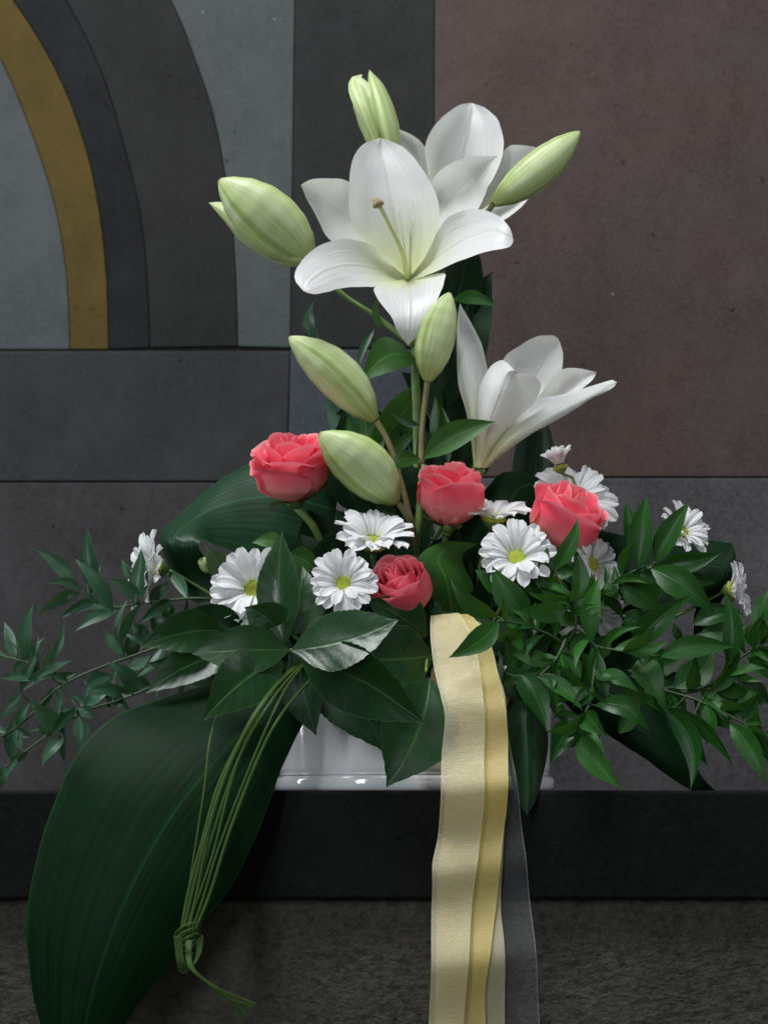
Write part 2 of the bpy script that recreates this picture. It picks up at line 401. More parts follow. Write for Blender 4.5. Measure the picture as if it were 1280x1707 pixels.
# ------------------------------------------------------------------ stone ledge
LY = -.12
def boxobj(name, x0, x1, y0, y1, z0, z1, mat, bev=.003):
    v = [(x, y, z) for z in (z0, z1) for y in (y0, y1) for x in (x0, x1)]
    f = [(0, 1, 3, 2)[::-1], (4, 5, 7, 6), (0, 1, 5, 4), (1, 3, 7, 5), (3, 2, 6, 7), (2, 0, 4, 6)]
    me = mesh(name, v, f)
    for p in me.polygons: p.use_smooth = False
    o = link(name, me, mat); b = o.modifiers.new('edge', 'BEVEL'); b.width = bev; b.segments = 3
    return o
zl = P(640, 1500, LY).z
tag(boxobj('ledge', -1.2, 1.2, LY, WY-.004, zl, 0, MT['slab'], .0025), 'black stone ledge slab carrying the planter', kind='structure')
tag(boxobj('ledge_base', -1.2, 1.2, LY+.012, WY-.006, zl-.6, zl-.0005, MT['chisel'], .003), 'rough chiselled dark stone below the ledge slab', kind='structure')
# ------------------------------------------------------------------ planter and foam
def lathe(prof, ax=.104, ay=.088, n=64, cy=0.0, cx=0.0, ex=2.6):
    v = []; f = []; uv = []
    for i, (r, z) in enumerate(prof):
        for j in range(n):
            a = 2*math.pi*j/n; c, s = math.cos(a), math.sin(a)
            v.append((cx+ax*r*math.copysign(abs(c)**(2/ex), c), cy+ay*r*math.copysign(abs(s)**(2/ex), s), z)); uv.append((j/n, i/len(prof)))
    for i in range(len(prof)-1):
        for j in range(n): f.append((i*n+j, i*n+(j+1) % n, (i+1)*n+(j+1) % n, (i+1)*n+j))
    f.append(tuple(range(n))[::-1])
    return v, f, uv
PCX = (P(690, 1300, 0)).x
pl = thing('planter', (PCX, -.0, 0), 'glossy white oval ceramic planter on the black ledge', 'planter')
part('body', lathe([(.93, .0105), (.95, .011), (.955, .016), (.965, .04), (.985, .066), (1.0, .082), (1.0, .085), (.97, .085), (.955, .08), (.93, .03)], cx=PCX), MT['ceramic'], pl)
part('foot_rim', lathe([(.955, 0.0), (.975, .0006), (.985, .003), (.985, .0075), (.975, .0096), (.94, .0104)], cx=PCX), MT['ceramic'], pl)
fo = tag(link('floral_foam', mesh('floral_foam', *lathe([(.90, .03), (.90, .095), (.82, .115), (.5, .128), (.1, .13)], cx=PCX)), MT['foam']),
    'dark green floral foam block hidden among the leaves in the planter', 'foam')
# ------------------------------------------------------------------ buds
BP = [(0, .20), (.06, .42), (.16, .70), (.3, .92), (.45, 1), (.62, .95), (.78, .74), (.9, .45), (.97, .22), (1, .08)]
def budgeo(b, t, w, bend=0, rot=0.0, prof=BP, nl=26, n=30, lobe=.07):
    A, B = P(*b), P(*t); d = B-A; dn = d.normalized(); v = (CAM-A).normalized()
    s = dn.cross(v).normalized(); q = s.cross(dn)
    v_ = []; f = []; uv = []
    for i in range(nl+1):
        tt = i/nl; c = A+d*tt+s*(bend*M2*4*tt*(1-tt)); R = w*M2*.5*keys(prof, tt)
        for j in range(n+1):
            a = 2*math.pi*j/n
            r = R*(1+lobe*math.cos(3*(a))*(.4+.6*tt)-.022*(abs(math.cos(1.5*a+math.pi/2)) > .985))
            an = a+rot; v_.append(c+(s*math.cos(an)+q*math.sin(an))*r); uv.append((j/n+.0, tt))
    m = n+1
    for i in range(nl):
        for j in range(n): f.append((i*m+j, i*m+j+1, (i+1)*m+j+1, (i+1)*m+j))
    return v_, f, uv
# ------------------------------------------------------------------ lilies
def z6(l): return [(480+x/3.2, 220+y/3.2, Y+LO) for x, y, Y in l]
def z7(l): return [(740+x/4.267, 500+y/4.267, Y) for x, y, Y in l]
LO = -.035
tall = thing('lily_stem', P(700, 1090, -.005), 'tall lily stem with two open white flowers and three pale green buds at the top', 'lily', 'lily stems')
part('stem', tube(PV([(700, 1090, -.005), (698, 900, -.002), (695, 700, 0), (692, 590, .004), (705, 500, .015), (720, 440, .03)]), [.0042, .004, .0036, .003]), MT['stem'], tall)
fl = part('flower', tube(PV([(692, 585, .004), (688, 530, .02), (683, 480, .018)]), [.0024, .003, .005]), MT['stem'], tall)
fl['label'] = 'wide open white lily flower facing the front'
PET = [
 ([(640, 785, .045), (470, 640, .030), (345, 500, .022), (325, 300, .020), (350, 140, .026), (405, 62, .036), (500, 30, .046)],
  [(640, 788, .05), (600, 600, .046), (560, 400, .040), (520, 200, .042), (497, 90, .046), (500, 30, .046)],
  [(640, 785, .045), (745, 650, .030), (803, 480, .022), (790, 330, .022), (705, 180, .030), (615, 82, .040), (500, 30, .046)]),
 ([(600, 770, .05), (360, 640, .052), (232, 582, .046), (165, 480, .040), (105, 360, .032), (70, 282, .024)],
  [(620, 770, .055), (380, 520, .064), (250, 410, .058), (150, 330, .042), (70, 282, .024)],
  [(630, 740, .055), (450, 430, .060), (335, 275, .052), (225, 246, .042), (130, 256, .030), (70, 282, .024)]),
 ([(650, 750, .055), (740, 420, .062), (775, 250, .056), (850, 178, .044), (970, 130, .030), (1115, 130, .016)],
  [(660, 770, .055), (790, 480, .066), (900, 320, .060), (1020, 205, .036), (1115, 130, .016)],
  [(690, 770, .05), (860, 570, .046), (1005, 425, .036), (1070, 275, .024), (1100, 180, .016), (1115, 130, .016)]),
 ([(645, 780, .045), (735, 650, .030), (830, 480, .020), (950, 414, .004), (1085, 430, -.016), (1175, 500, -.028), (1203, 575, -.030)],
  [(648, 785, .05), (770, 690, .032), (920, 590, .008), (1060, 530, -.016), (1150, 545, -.030), (1203, 575, -.030)],
  [(640, 797, .045), (760, 757, .014), (900, 692, -.014), (1060, 640, -.034), (1160, 618, -.038), (1190, 605, -.034), (1203, 575, -.030)]),
 ([(640, 780, .045), (560, 690, .032), (430, 600, .022), (290, 573, .006), (150, 618, -.014), (60, 705, -.028), (36, 785, -.036), (85, 852, -.040)],
  [(635, 788, .05), (500, 735, .034), (350, 705, .010), (220, 725, -.016), (120, 790, -.034), (85, 852, -.040)],
  [(640, 797, .045), (480, 822, .012), (300, 832, -.016), (190, 858, -.034), (130, 864, -.040), (85, 852, -.040)]),
 ([(615, 785, .04), (466, 826, .006), (488, 900, -.010), (548, 985, -.016), (582, 1065, -.014), (640, 1140, -.006)],
  [(640, 790, .045), (645, 850, .004), (648, 960, -.012), (645, 1060, -.014), (640, 1140, -.006)],
  [(665, 785, .04), (822, 752, .006), (832, 800, -.006), (800, 885, -.014), (735, 1030, -.014), (640, 1140, -.006)])]
for i, (a, b, c) in enumerate(PET): part('petal', sheet(z6(a), z6(b), z6(c), 30, 12, .0007, i), MT['petal'], tall, fl)
pi = part('pistil', tube(PV(z6([(637, 785, .045), (612, 650, .01), (562, 540, -.012), (505, 425, -.026), (485, 388, -.030)])), [.0024, .0018, .0016, .0017], 8, 24), MT['style'], tall, fl)
def stigma(c, r):
    v = []; f = []; n = 14
    for i in range(9):
        ph = math.pi*i/8
        for j in range(n):
            a = 2*math.pi*j/n; rr = r*(1+.22*math.cos(3*a))*math.sin(ph); v.append(c+Vector((rr*math.cos(a), -.7*r*math.cos(ph)+.25*rr*math.sin(a), rr*math.sin(a))))
    for i in range(8):
        for j in range(n): f.append((i*n+j, i*n+(j+1) % n, (i+1)*n+(j+1) % n, (i+1)*n+j))
    return v, f, None
part('stigma', stigma(PV(z6([(477, 380, -.031)]))[0], .0044), MT['stigma'], tall, fl)
for q in ([(640, 780, .045), (622, 620, .02), (585, 400, .012)], [(648, 770, .045), (652, 560, .02), (650, 395, .014)], [(652, 775, .045), (658, 600, .022), (668, 455, .016)]):
    part('filament', tube(PV(z6(q)), [.0011, .0008, .0003], 6, 16), MT['filament'], tall, fl)
# back flower
fb = part('flower', tube(PV([(705, 500, .015), (728, 430, .05), (748, 392, .085)]), [.0024, .003, .005]), MT['stem'], tall)
fb['label'] = 'white lily flower partly hidden behind the front flower'
BACK = [
 ([(742, 385, .080), (716, 300, .058), (709, 240, .050), (735, 198, .056), (764, 176, .066), (785, 171, .076)], [(748, 385, .09), (766, 290, .076), (782, 220, .072), (788, 185, .074), (785, 171, .076)], [(755, 385, .080), (820, 300, .058), (839, 245, .050), (830, 202, .056), (810, 181, .066), (785, 171, .076)]),
 ([(745, 375, .08), (727, 290, .066), (708, 245, .060), (682, 222, .056), (636, 206, .05)], [(740, 380, .085), (712, 300, .075), (688, 250, .066), (662, 225, .058), (636, 206, .05)], [(732, 385, .08), (696, 330, .066), (668, 275, .056), (648, 235, .052), (636, 206, .05)]),
 ([(755, 375, .08), (815, 300, .07), (840, 250, .062), (868, 242, .058), (912, 248, .05)], [(760, 385, .085), (822, 315, .082), (855, 280, .072), (885, 262, .06), (912, 248, .05)], [(765, 392, .08), (820, 350, .07), (855, 322, .06), (890, 285, .054), (912, 248, .05)]),
 ([(755, 385, .08), (810, 345, .05), (850, 328, .04), (893, 312, .03)], [(758, 390, .085), (815, 362, .058), (855, 345, .045), (893, 312, .03)], [(758, 396, .08), (812, 382, .05), (848, 362, .036), (875, 338, .03), (893, 312, .03)])]
for i, (a, b, c) in enumerate(BACK): part('petal', sheet(a, b, c, 26, 10, .0006, i+20), MT['petal'], tall, fb)
# buds of the tall stem
def bud(root, b, t, w, label, stalk, bend=0, rot=0, mat='stem_brown', prof=BP):
    o = part('bud', budgeo(b, t, w, bend, rot, prof), MT['bud'], root); o['label'] = label
    part('stalk', tube(PV(stalk+[b]), [.0026, .0021, .0024]), MT[mat], root, o)
    return o
OPENB = [(0, .3), (.1, .62), (.25, .88), (.45, 1), (.65, .94), (.82, .74), (.94, .5), (1, .30)]
b1 = bud(tall, (640, 262, .036), (594, 133, .036), 60, 'topmost green bud with its tip splitting open', [(705, 500, .03), (672, 330, .05)], 5, .4, 'stem', OPENB)
part('sepal', sheet([(650, 262, 0.026), (626, 205, 0.024), (616, 160, 0.028), (614, 130, 0.032), (616, 116, 0.034)], [(657, 262, 0.018), (643, 205, 0.013), (630, 158, 0.019), (620, 128, 0.029), (616, 116, 0.034)], [(664, 262, 0.034), (668, 232, 0.028), (660, 190, 0.028), (641, 145, 0.032), (616, 116, 0.034)], 20, 8, .0003, 5), MT['bud'], tall, b1)
part('sepal', sheet([(625, 250, 0.024), (597, 190, 0.022), (583, 160, 0.026), (581, 140, 0.032), (587, 128, 0.034)], [(631, 250, 0.020), (608, 190, 0.016), (595, 155, 0.022), (589, 138, 0.029), (597, 125, 0.034)], [(639, 250, 0.024), (621, 190, 0.020), (611, 155, 0.024), (603, 132, 0.031), (603, 124, 0.034)], 18, 6, .0003, 6), MT['bud'], tall, b1)
b2 = bud(tall, (822, 340, .005), (966, 220, -.01), 67, 'plump striped green bud leaning to the right above the back flower', [(715, 470, .025), (780, 400, .035)], 6, 1.1, 'stem_brown')
b3 = bud(tall, (522, 438, .004), (366, 300, -.02), 108, 'largest pale bud leaning left with one tip curling away', [(690, 578, .004), (630, 530, .004), (570, 490, .006)], 4, 2.6, 'stem')
part('sepal', sheet([(530, 445, -.004), (470, 442, .002), (405, 405, .006), (372, 366, .004), (348, 338, 0)], [(515, 435, -.008), (460, 420, -.012), (410, 395, -.010), (375, 362, -.004), (348, 338, 0)], [(500, 420, .005), (450, 400, -.006), (400, 362, -.006), (372, 338, -.002), (348, 338, 0)], 20, 6, .0004, 9), MT['bud'], tall, b3)
def lleaf(root, b, t, w, **k):
    mt = k.pop('mat', 'lilyleaf'); nm = k.pop('name', 'leaf'); par = k.pop('parent', None)
    return part(nm, leafgeo(b, t, w, **k), MT[mt], root, par)
lleaf(tall, (694, 600, .0), (602, 640, -.03), 66, bend=26, sag=12, roll=-15, fold=.25, prof=OVATE)
lleaf(tall, (634, 548, .0), (629, 495, -.01), 14, bend=-6, fold=.4)
lleaf(tall, (625, 545, .01), (596, 620, .0), 14, bend=6, fold=.4, mat='ruscus_blue')
lleaf(tall, (692, 720, .0), (632, 790, .0), 22, bend=6)
lleaf(tall, (696, 640, .01), (606, 765, .03), 74, bend=-10, roll=20, prof=OVATE)
lleaf(tall, (640, 700, .03), (560, 690, .03), 60, bend=8, prof=OVATE, mat='dark')
# ---- short stem
short = thing('lily_stem', P(690, 1090, -.02), 'shorter lily stem with one side-on white trumpet flower and three green buds lower down', 'lily', 'lily stems')
part('stem', tube(PV([(690, 1090, -.02), (690, 950, -.02), (700, 850, -.025), (705, 775, -.028)]), [.004, .0036, .003]), MT['stem'], short)
b4 = bud(short, (712, 636, -.035), (749, 488, -.045), 66, 'slim upright green bud at the centre below the front flower', [(702, 780, -.028), (703, 720, -.03)], -4, .6)
b5 = bud(short, (626, 700, -.03), (482, 562, -.05), 77, 'long green bud pointing up left above the rose', [(690, 890, -.025), (665, 790, -.026), (646, 735, -.028)], 8, 1.9)
b6 = bud(short, (662, 836, -.05), (532, 722, -.075), 88, 'low olive green bud overlapping the left rose', [(695, 930, -.02), (690, 885, -.035), (678, 860, -.045)], 8, 2.9)
lleaf(short, (704, 765, -.035), (826, 703, -.05), 46, bend=-10, sag=8, roll=10, prof=OVATE, fold=.35)
lleaf(short, (700, 765, -.035), (648, 790, -.05), 30, bend=12, prof=LANCE)
lleaf(short, (700, 710, -.03), (650, 686, -.03), 14, bend=-4, fold=.5, mat='ruscus_blue')
fs = part('flower', tube(PV([(720, 900, -.01), (770, 830, -.005), (800, 778, -.01)]), [.0026, .0032, .0058]), MT['stem'], short)
fs['label'] = 'white lily trumpet seen from the side opening to the right'
SIDE = [
 ([(500, 900, .02), (440, 560, .03), (420, 420, .034), (520, 338, .038), (650, 264, .040), (750, 247, .040)], [(540, 900, .03), (620, 620, .05), (720, 420, .05), (770, 310, .046), (750, 247, .040)], [(600, 860, .03), (790, 660, .04), (842, 480, .034), (836, 340, .036), (802, 268, .040), (750, 247, .040)]),
 ([(520, 900, .02), (720, 620, .024), (835, 498, .020), (930, 483, .016), (1020, 500, .012), (1085, 516, .010)], [(540, 930, .03), (760, 700, .036), (900, 590, .028), (1010, 540, .016), (1085, 516, .010)], [(560, 980, .02), (800, 760, .02), (930, 670, .014), (1020, 600, .010), (1065, 550, .010), (1085, 516, .010)]),
 ([(208, 1185, -.012), (190, 980, -.014), (150, 770, -.012), (96, 560, -.008), (90, 280, -.006), (104, 60, 0), (112, 20, .004)], [(228, 1190, -.018), (206, 800, -.030), (150, 450, -.026), (122, 200, -.012), (112, 20, .004)], [(262, 1185, -.010), (300, 880, -.010), (335, 640, -.006), (308, 485, -.006), (268, 325, -.002), (200, 175, .002), (112, 20, .004)]),
 ([(262, 1195, -.018), (385, 930, -.02), (590, 730, -.008), (850, 668, .0), (1080, 600, -.004), (1195, 570, -.01), (1226, 588, -.012)], [(290, 1195, -.024), (460, 1020, -.036), (720, 830, -.026), (960, 705, -.014), (1120, 630, -.012), (1226, 588, -.012)], [(312, 1195, -.006), (420, 1100, -.012), (600, 965, -.014), (850, 825, -.014), (1050, 700, -.012), (1190, 630, -.012), (1226, 588, -.012)]),
 ([(232, 1190, -.018), (232, 880, -.026), (250, 640, -.028), (312, 490, -.030), (395, 432, -.036), (440, 440, -.044), (500, 500, -.052), (515, 524, -.054)], [(262, 1195, -.024), (320, 920, -.042), (400, 680, -.050), (460, 540, -.052), (490, 500, -.056), (510, 510, -.056), (515, 524, -.054)], [(300, 1190, -.014), (450, 920, -.028), (630, 745, -.026), (688, 620, -.026), (670, 560, -.034), (620, 532, -.042), (560, 522, -.050), (515, 524, -.054)])]
for i, (a, b, c) in enumerate(SIDE): part('petal', sheet(z7(a), z7(b), z7(c), 30, 12, .0006, i+40), MT['petal'], short, fs)
# ------------------------------------------------------------------ roses
def rosepetal(phi, hw, rb, rm, rt, h, curl, seed, z0=0, nu=12, nv=14):
    rows = []
    for i in range(nv+1):
        v = i/nv; row = []
        rr = keys([(0, rb), (.18, rb+(rm-rb)*.62), (.42, rm*.97), (.65, rm), (1, rt)], v)
        for j in range(nu+1):
            u = -1+2*j/nu
            wv = mnoise.noise(Vector((u*1.6+seed*3.1, v*1.4, seed)))
            an = phi+u*hw*(.30+.70*min(1, v*1.9)**.7)*(1-.18*max(0, v-.75)/.25)
            top = v*(1-.16*abs(u)**2.4*v)
            cu = max(0, (v-.72)/.28)**1.6
            r = rr*(1+.05*u)+curl*cu*(1+.5*wv)+wv*.05*v*rm
            jag = mnoise.noise(Vector((u*5.5+seed*1.7, seed*2.2, .3)))*max(0, v-.6)/.4
            z = z0+h*top-abs(curl)*cu*.55*h*.6+wv*.05*v+.04*jag*rm
            r += .035*mnoise.noise(Vector((u*2.7+seed, v*2.9, seed*.7)))*v*(.4+rm)
            row.append(Vector((r*math.cos(an), r*math.sin(an), z)))
        rows.append(row)
    return grid(rows)
OPEN = [(2, 1.9, .04, .13, .08, 1.84, 0), (3, 1.35, .06, .25, .20, 1.86, .03), (3, 1.30, .08, .42, .40, 1.82, .07), (4, 1.05, .10, .60, .62, 1.74, .12),
        (5, .92, .12, .80, .86, 1.60, .22), (4, 1.0, .14, .92, .88, 1.24, .16)]
CUP = [(2, 1.9, .04, .14, .08, 1.98, 0), (3, 1.35, .06, .27, .20, 2.0, .02), (3, 1.3, .08, .42, .36, 1.98, .05), (4, 1.05, .10, .60, .54, 1.92, .08),
       (4, 1.0, .12, .82, .74, 1.84, .12), (4, 1.05, .14, .97, .88, 1.62, .12)]
BUDR = [(2, 1.9, .05, .20, .12, 1.95, 0), (3, 1.4, .08, .40, .30, 1.98, .03), (3, 1.35, .10, .62, .52, 1.94, .07), (3, 1.30, .12, .84, .74, 1.84, .12), (3, 1.25, .14, .97, .92, 1.66, .16)]
def rose(label, c, R, axis, rings, stem, spin=0.0, mat='rose', seed=0):
    root = thing('rose', P(*c), label, 'rose', 'coral roses')
    z = Vector(axis).normalized(); x = Vector((1, 0, 0)); x = (x-z*x.dot(z)).normalized(); y = z.cross(x)
    Mx = Matrix((x, y, z)).transposed()
    R = R*M2; H = rings[-1][5]*.55*R
    o0 = root.location
    def W(g): return ([o0+Mx@(Vector(p)*R-Vector((0, 0, H))) for p in g[0]], g[1], g[2])
    k = 0
    for ri, (n, hw, rb, rm, rt, h, cu) in enumerate(rings):
        for i in range(n):
            k += 1
            part('petal', W(rosepetal(spin+ri*1.1+2*math.pi*i/n+random.uniform(-.15, .15), hw, rb, rm*random.uniform(.96, 1.04), rt*random.uniform(.95, 1.06), h*random.uniform(.95, 1.04), cu*random.uniform(.7, 1.3), seed*10+k, 0)), MT[mat], root)
    # receptacle, sepals
    v, f, uv = lathe([(.02, -.18), (.16, -.16), (.24, -.06), (.26, .04), (.2, .12)], 1, 1, 16, 0, 0, 2)
    part('receptacle', W((v, f, uv)), MT['stem'], root)
    for i in range(5):
        a = spin+2*math.pi*i/5; rows = []
        for q in range(10):
            t = q/9; w = .20*keys(LANCE, t); rr = .2+.95*math.sin(t*1.5)*.8; zz = .0+t*.42-.25*t*t*(i % 2)*1.5
            cc = Vector((rr*math.cos(a), rr*math.sin(a), zz)); sd = Vector((-math.sin(a), math.cos(a), 0))
            rows.append([cc+sd*(w*u)+Vector((0, 0, .05*abs(u))) for u in (-1, -.5, 0, .5, 1)])
        part('sepal', W(grid(rows)), MT['sepal'], root)
    base = o0-z*(H+.16*R)
    part('stem', tube([base]+PV(stem), [.0030, .0027, .0028]), MT['stem'], root)
    return root
rose('open coral rose beside the low olive bud on the left', (488, 795, -.045), 62, (-.08, -.50, .86), OPEN, [(524, 880, -.03), (540, 930, -.02), (560, 1080, -.01)], .3, 'rose', 1)
rose('upright coral rose at the centre under the lily leaf', (750, 830, -.04), 54, (.02, -.36, .93), CUP, [(742, 900, -.02), (735, 1000, -.01), (730, 1090, 0)], 1.2, 'rose', 2)
rose('coral rose tilted to the right beside white daisies', (940, 870, -.05), 58, (.36, -.50, .74), BUDR, [(880, 960, -.02), (830, 1040, -.01), (800, 1090, 0)], 2.1, 'rose', 3)
rose('small deep coral rose low down above the ribbon', (670, 986, -.085), 48, (-.34, -.72, .58), CUP, [(700, 1040, -.05), (715, 1090, -.02)], .7, 'rose_deep', 4)
# ------------------------------------------------------------------ daisies
def dpetal(seed, wide=.17):
    rows = []; random.seed(seed)
    for i in range(9):
        t = i/8; w = wide*keys([(0, .42), (.25, .72), (.55, .95), (.8, 1), (.93, .82), (1, .45)], t)
        z = .10*math.sin(t*2.4)-.10*t*t*random.uniform(.9, 1.1)
        rows.append([Vector((.27+t*.73-.035*(1-abs(u))*(t > .95)*0, u*w, z+.055*abs(u)**1.5*(.4+t)-.02*math.cos(u*6.28))) for u in (-1, -.66, -.33, 0, .33, .66, 1)])
    return mesh('daisy_petal', *grid(rows))
DP = [dpetal(s, w) for s, w in ((1, .17), (2, .19), (3, .155), (4, .18))]
for d_ in DP: d_.materials.append(MT['daisy'])
def discmesh():
    v = []; f = []; n = 28; uv = []
    for i in range(10):
        ph = math.pi/2*i/9
        for j in range(n):
            a = 2*math.pi*j/n; r = .335*math.cos(ph)*(1+.05*mnoise.noise(Vector((j*1.7, i*1.9, 0)))); z = .13*math.sin(ph)-.05*max(0, math.sin(ph)-.8)*3+.016*mnoise.noise(Vector((j*2.3, i*2.1, 4)))
            v.append((r*math.cos(a), r*math.sin(a), z)); uv.append((j/n, i/9))
    for i in range(9):
        for j in range(n): f.append((i*n+j, i*n+(j+1) % n, (i+1)*n+(j+1) % n, (i+1)*n+j))
    return mesh('disc', v, f, uv)
DISC = discmesh(); DISC.materials.append(MT['disc'])
def calyx():
    v, f, uv = lathe([(.05, -.30), (.10, -.24), (.24, -.12), (.30, -.02), (.26, .03)], 1, 1, 16, 0, 0, 2)
    return mesh('calyx', v, f, uv)
CAL = calyx(); CAL.materials.append(MT['stem'])
def daisy(label, c, r, normal, stem, n=17, cup=14, rows=2, seed=0, spin=0.0, name='daisy'):
    random.seed(100+seed)
    root = thing(name, P(*c), label, 'daisy', 'white daisies')
    z = Vector(normal).normalized(); q = z.to_track_quat('Z', 'Y'); root.rotation_mode = 'QUATERNION'; root.rotation_quaternion = q
    s = r*M2; root.scale = (s, s, s)
    def kid(nm, me, rot=(0, 0, 0), loc=(0, 0, 0), sc=1):
        o = bpy.data.objects.new(nm, me); COL.objects.link(o); o.parent = root; o.rotation_euler = rot; o.location = loc
        o.scale = sc if isinstance(sc, tuple) else (sc, sc, sc); return o
    kid('disc', DISC); kid('calyx', CAL)
    for k in range(rows):
        m = n if k == 0 else int(n*.55)
        for i in range(m):
            a = spin+2*math.pi*(i+.5*k)/m+random.uniform(-.09, .09)
            el = math.radians((cup if k == 0 else cup+9)+random.uniform(-9, 9))
            L = (1.0 if k == 0 else .86)*random.uniform(.9, 1.05)
            e = Matrix.Rotation(a, 4, 'Z') @ Matrix.Rotation(-el, 4, 'Y') @ Matrix.Rotation(random.uniform(-.35, .35), 4, 'X')
            kid('petal', DP[(i+k+seed) % 4], e.to_euler(), (0, 0, .015*k), (L, random.uniform(.88, 1.12), 1))
    # stem, brought into the flower's own frame
    W2L = (Matrix.Translation(root.location) @ q.to_matrix().to_4x4() @ Matrix.Scale(s, 4)).inverted()
    g = tube([root.location-z*(.28*s)]+PV(stem), [.0012, .0012, .0013], 6)
    o = link('stem', mesh('stem', [W2L @ p for p in g[0]], g[1], g[2]), MT['stem'], root)
    return root
daisy('white daisy turned edge-on at the far left beside the looped leaf', (262, 948, -.05), 66, (-.86, -.48, .10), [(300, 960, -.04), (380, 1010, -.03), (480, 1090, -.01)], cup=20, seed=1)
daisy('large white daisy half covered by an upright serrated leaf', (424, 984, -.075), 70, (-.22, -.93, .20), [(440, 1010, -.05), (520, 1090, -.02)], cup=24, seed=2)
daisy('white daisy facing front just left of the low deep rose', (572, 975, -.10), 55, (-.02, -.95, .22), [(590, 1000, -.07), (630, 1090, -.03)], cup=16, n=18, seed=3)
daisy('white daisy tipped upward directly below the olive bud', (622, 906, -.075), 68, (.16, -.66, .73), [(625, 960, -.06), (650, 1080, -.03)], cup=22, seed=4)
daisy('white daisy facing front below and between the two right roses', (861, 932, -.085), 62, (-.12, -.86, .42), [(850, 980, -.05), (800, 1080, -.02)], cup=16, n=18, seed=5)
daisy('white daisy half hidden between the centre rose and right rose', (822, 866, -.036), 66, (.10, -.42, .90), [(800, 940, -.02), (780, 1080, 0)], cup=18, n=14, rows=1, seed=6)
daisy('white daisy behind the right rose with petals fanning right', (956, 834, -.012), 76, (.30, -.84, .42), [(930, 930, -.015), (850, 1080, 0)], cup=6, seed=7)
daisy('small half-open daisy at the top right of the roses', (934, 780, -.03), 40, (-.35, -.30, .88), [(958, 805, -.03), (955, 880, -.02), (870, 1080, 0)], cup=52, n=14, seed=8)
daisy('white daisy peeping out under the right rose', (984, 942, -.05), 58, (.55, -.78, .22), [(950, 980, -.03), (860, 1080, -.01)], cup=8, seed=9)
daisy('white daisy behind upright narrow leaves at the right', (1134, 888, -.04), 52, (.45, -.75, .42), [(1100, 930, -.03), (980, 1040, -.02), (880, 1090, -.01)], cup=22, n=16, seed=10)
daisy('white daisy turned edge-on at the far right', (1216, 986, -.03), 52, (.88, -.40, .10), [(1180, 1000, -.03), (1050, 1060, -.02), (900, 1095, -.01)], cup=22, seed=11)
daisy('shaded white daisy facing down behind the right leaves', (985, 1022, -.05), 58, (.15, -.62, -.55), [(960, 1010, -.02), (880, 1080, -.01)], cup=10, n=15, rows=1, seed=12)
random.seed(77)
db = thing('daisy_bud', P(340, 942, -.06), 'tiny closed green-white daisy bud beside the small pale leaf', 'bud')
part('bud', budgeo((350, 952, -.055), (336, 932, -.066), 22, prof=[(0, .4), (.2, .85), (.5, 1), (.8, .85), (1, .3)], nl=10, n=16), MT['bud'], db)
part('stem', tube(PV([(350, 952, -.055), (390, 1000, -.05), (480, 1090, -.02)]), [.001]), MT['stem'], db)
# ------------------------------------------------------------------ broad leaves
def bigleaf(name, label, L, Mi, R, mat='asp', nt=36, nu=16, wob=.0012, seed=3, cat='leaf', stem=None):
    root = thing(name, P(*Mi[0]), label, cat, 'broad ribbed leaves')
    part('blade', sheet(L, Mi, R, nt, nu, wob, seed), MT[mat], root)
    if stem: part('stalk', tube(PV(stem), [.0022]), MT['stem'], root)
    return root
bigleaf('broad_leaf', 'very large dark green leaf hanging down over the ledge at the lower left',
  [(500, 1112, -.07), (400, 1128, -.085), (290, 1156, -.10), (190, 1197, -.125), (125, 1262, -.145), (78, 1375, -.155), (48, 1490, -.16), (47, 1590, -.16), (62, 1690, -.16), (95, 1770, -.16), (150, 1830, -.16)],
  [(510, 1120, -.075), (450, 1175, -.105), (370, 1255, -.14), (280, 1370, -.165), (210, 1500, -.175), (165, 1620, -.176), (140, 1730, -.172), (150, 1830, -.16)],
  [(520, 1125, -.07), (512, 1190, -.10), (470, 1280, -.13), (428, 1390, -.145), (388, 1475, -.150), (330, 1548, -.155), (278, 1615, -.16), (220, 1690, -.16), (180, 1765, -.16), (150, 1830, -.16)], stem=[(510, 1122, -.075), (560, 1090, -.04), (610, 1085, -.01)])
bigleaf('broad_leaf', 'broad ribbed leaf looped behind the open left rose',
  [(580, 715, .05), (500, 735, .045), (430, 766, .035), (365, 802, .02), (308, 850, .005), (268, 892, -.01), (282, 950, -.02), (312, 996, -.03), (340, 1016, -.035)],
  [(560, 850, .03), (480, 830, .012), (410, 832, .0), (350, 850, -.015), (305, 880, -.035), (288, 905, -.048), (310, 950, -.035), (340, 985, -.03), (350, 1012, -.035)],
  [(540, 990, -.0), (470, 950, -.01), (410, 930, -.018), (365, 912, -.03), (338, 900, -.045), (330, 912, -.052), (352, 940, -.035), (378, 965, -.025), (360, 1010, -.033)], 'asp2', seed=5)
bigleaf('broad_leaf', 'dark leaf folded over behind the narrow leaves at the far right',
  [(930, 880, .02), (1000, 885, .02), (1090, 898, .015), (1160, 900, .01), (1205, 903, 0), (1224, 912, -.015), (1222, 950, -.02), (1200, 1010, -.02), (1175, 1050, -.02)],
  [(930, 960, .01), (1000, 955, 0), (1080, 950, -.005), (1150, 945, -.01), (1195, 945, -.02), (1205, 960, -.03), (1195, 985, -.028), (1180, 1020, -.025), (1165, 1055, -.02)],
  [(930, 1050, 0), (1000, 1045, -.01), (1080, 1030, -.02), (1130, 1010, -.03), (1160, 985, -.04), (1165, 985, -.045), (1160, 1010, -.035), (1155, 1035, -.03), (1155, 1058, -.02)], 'asp', seed=6)
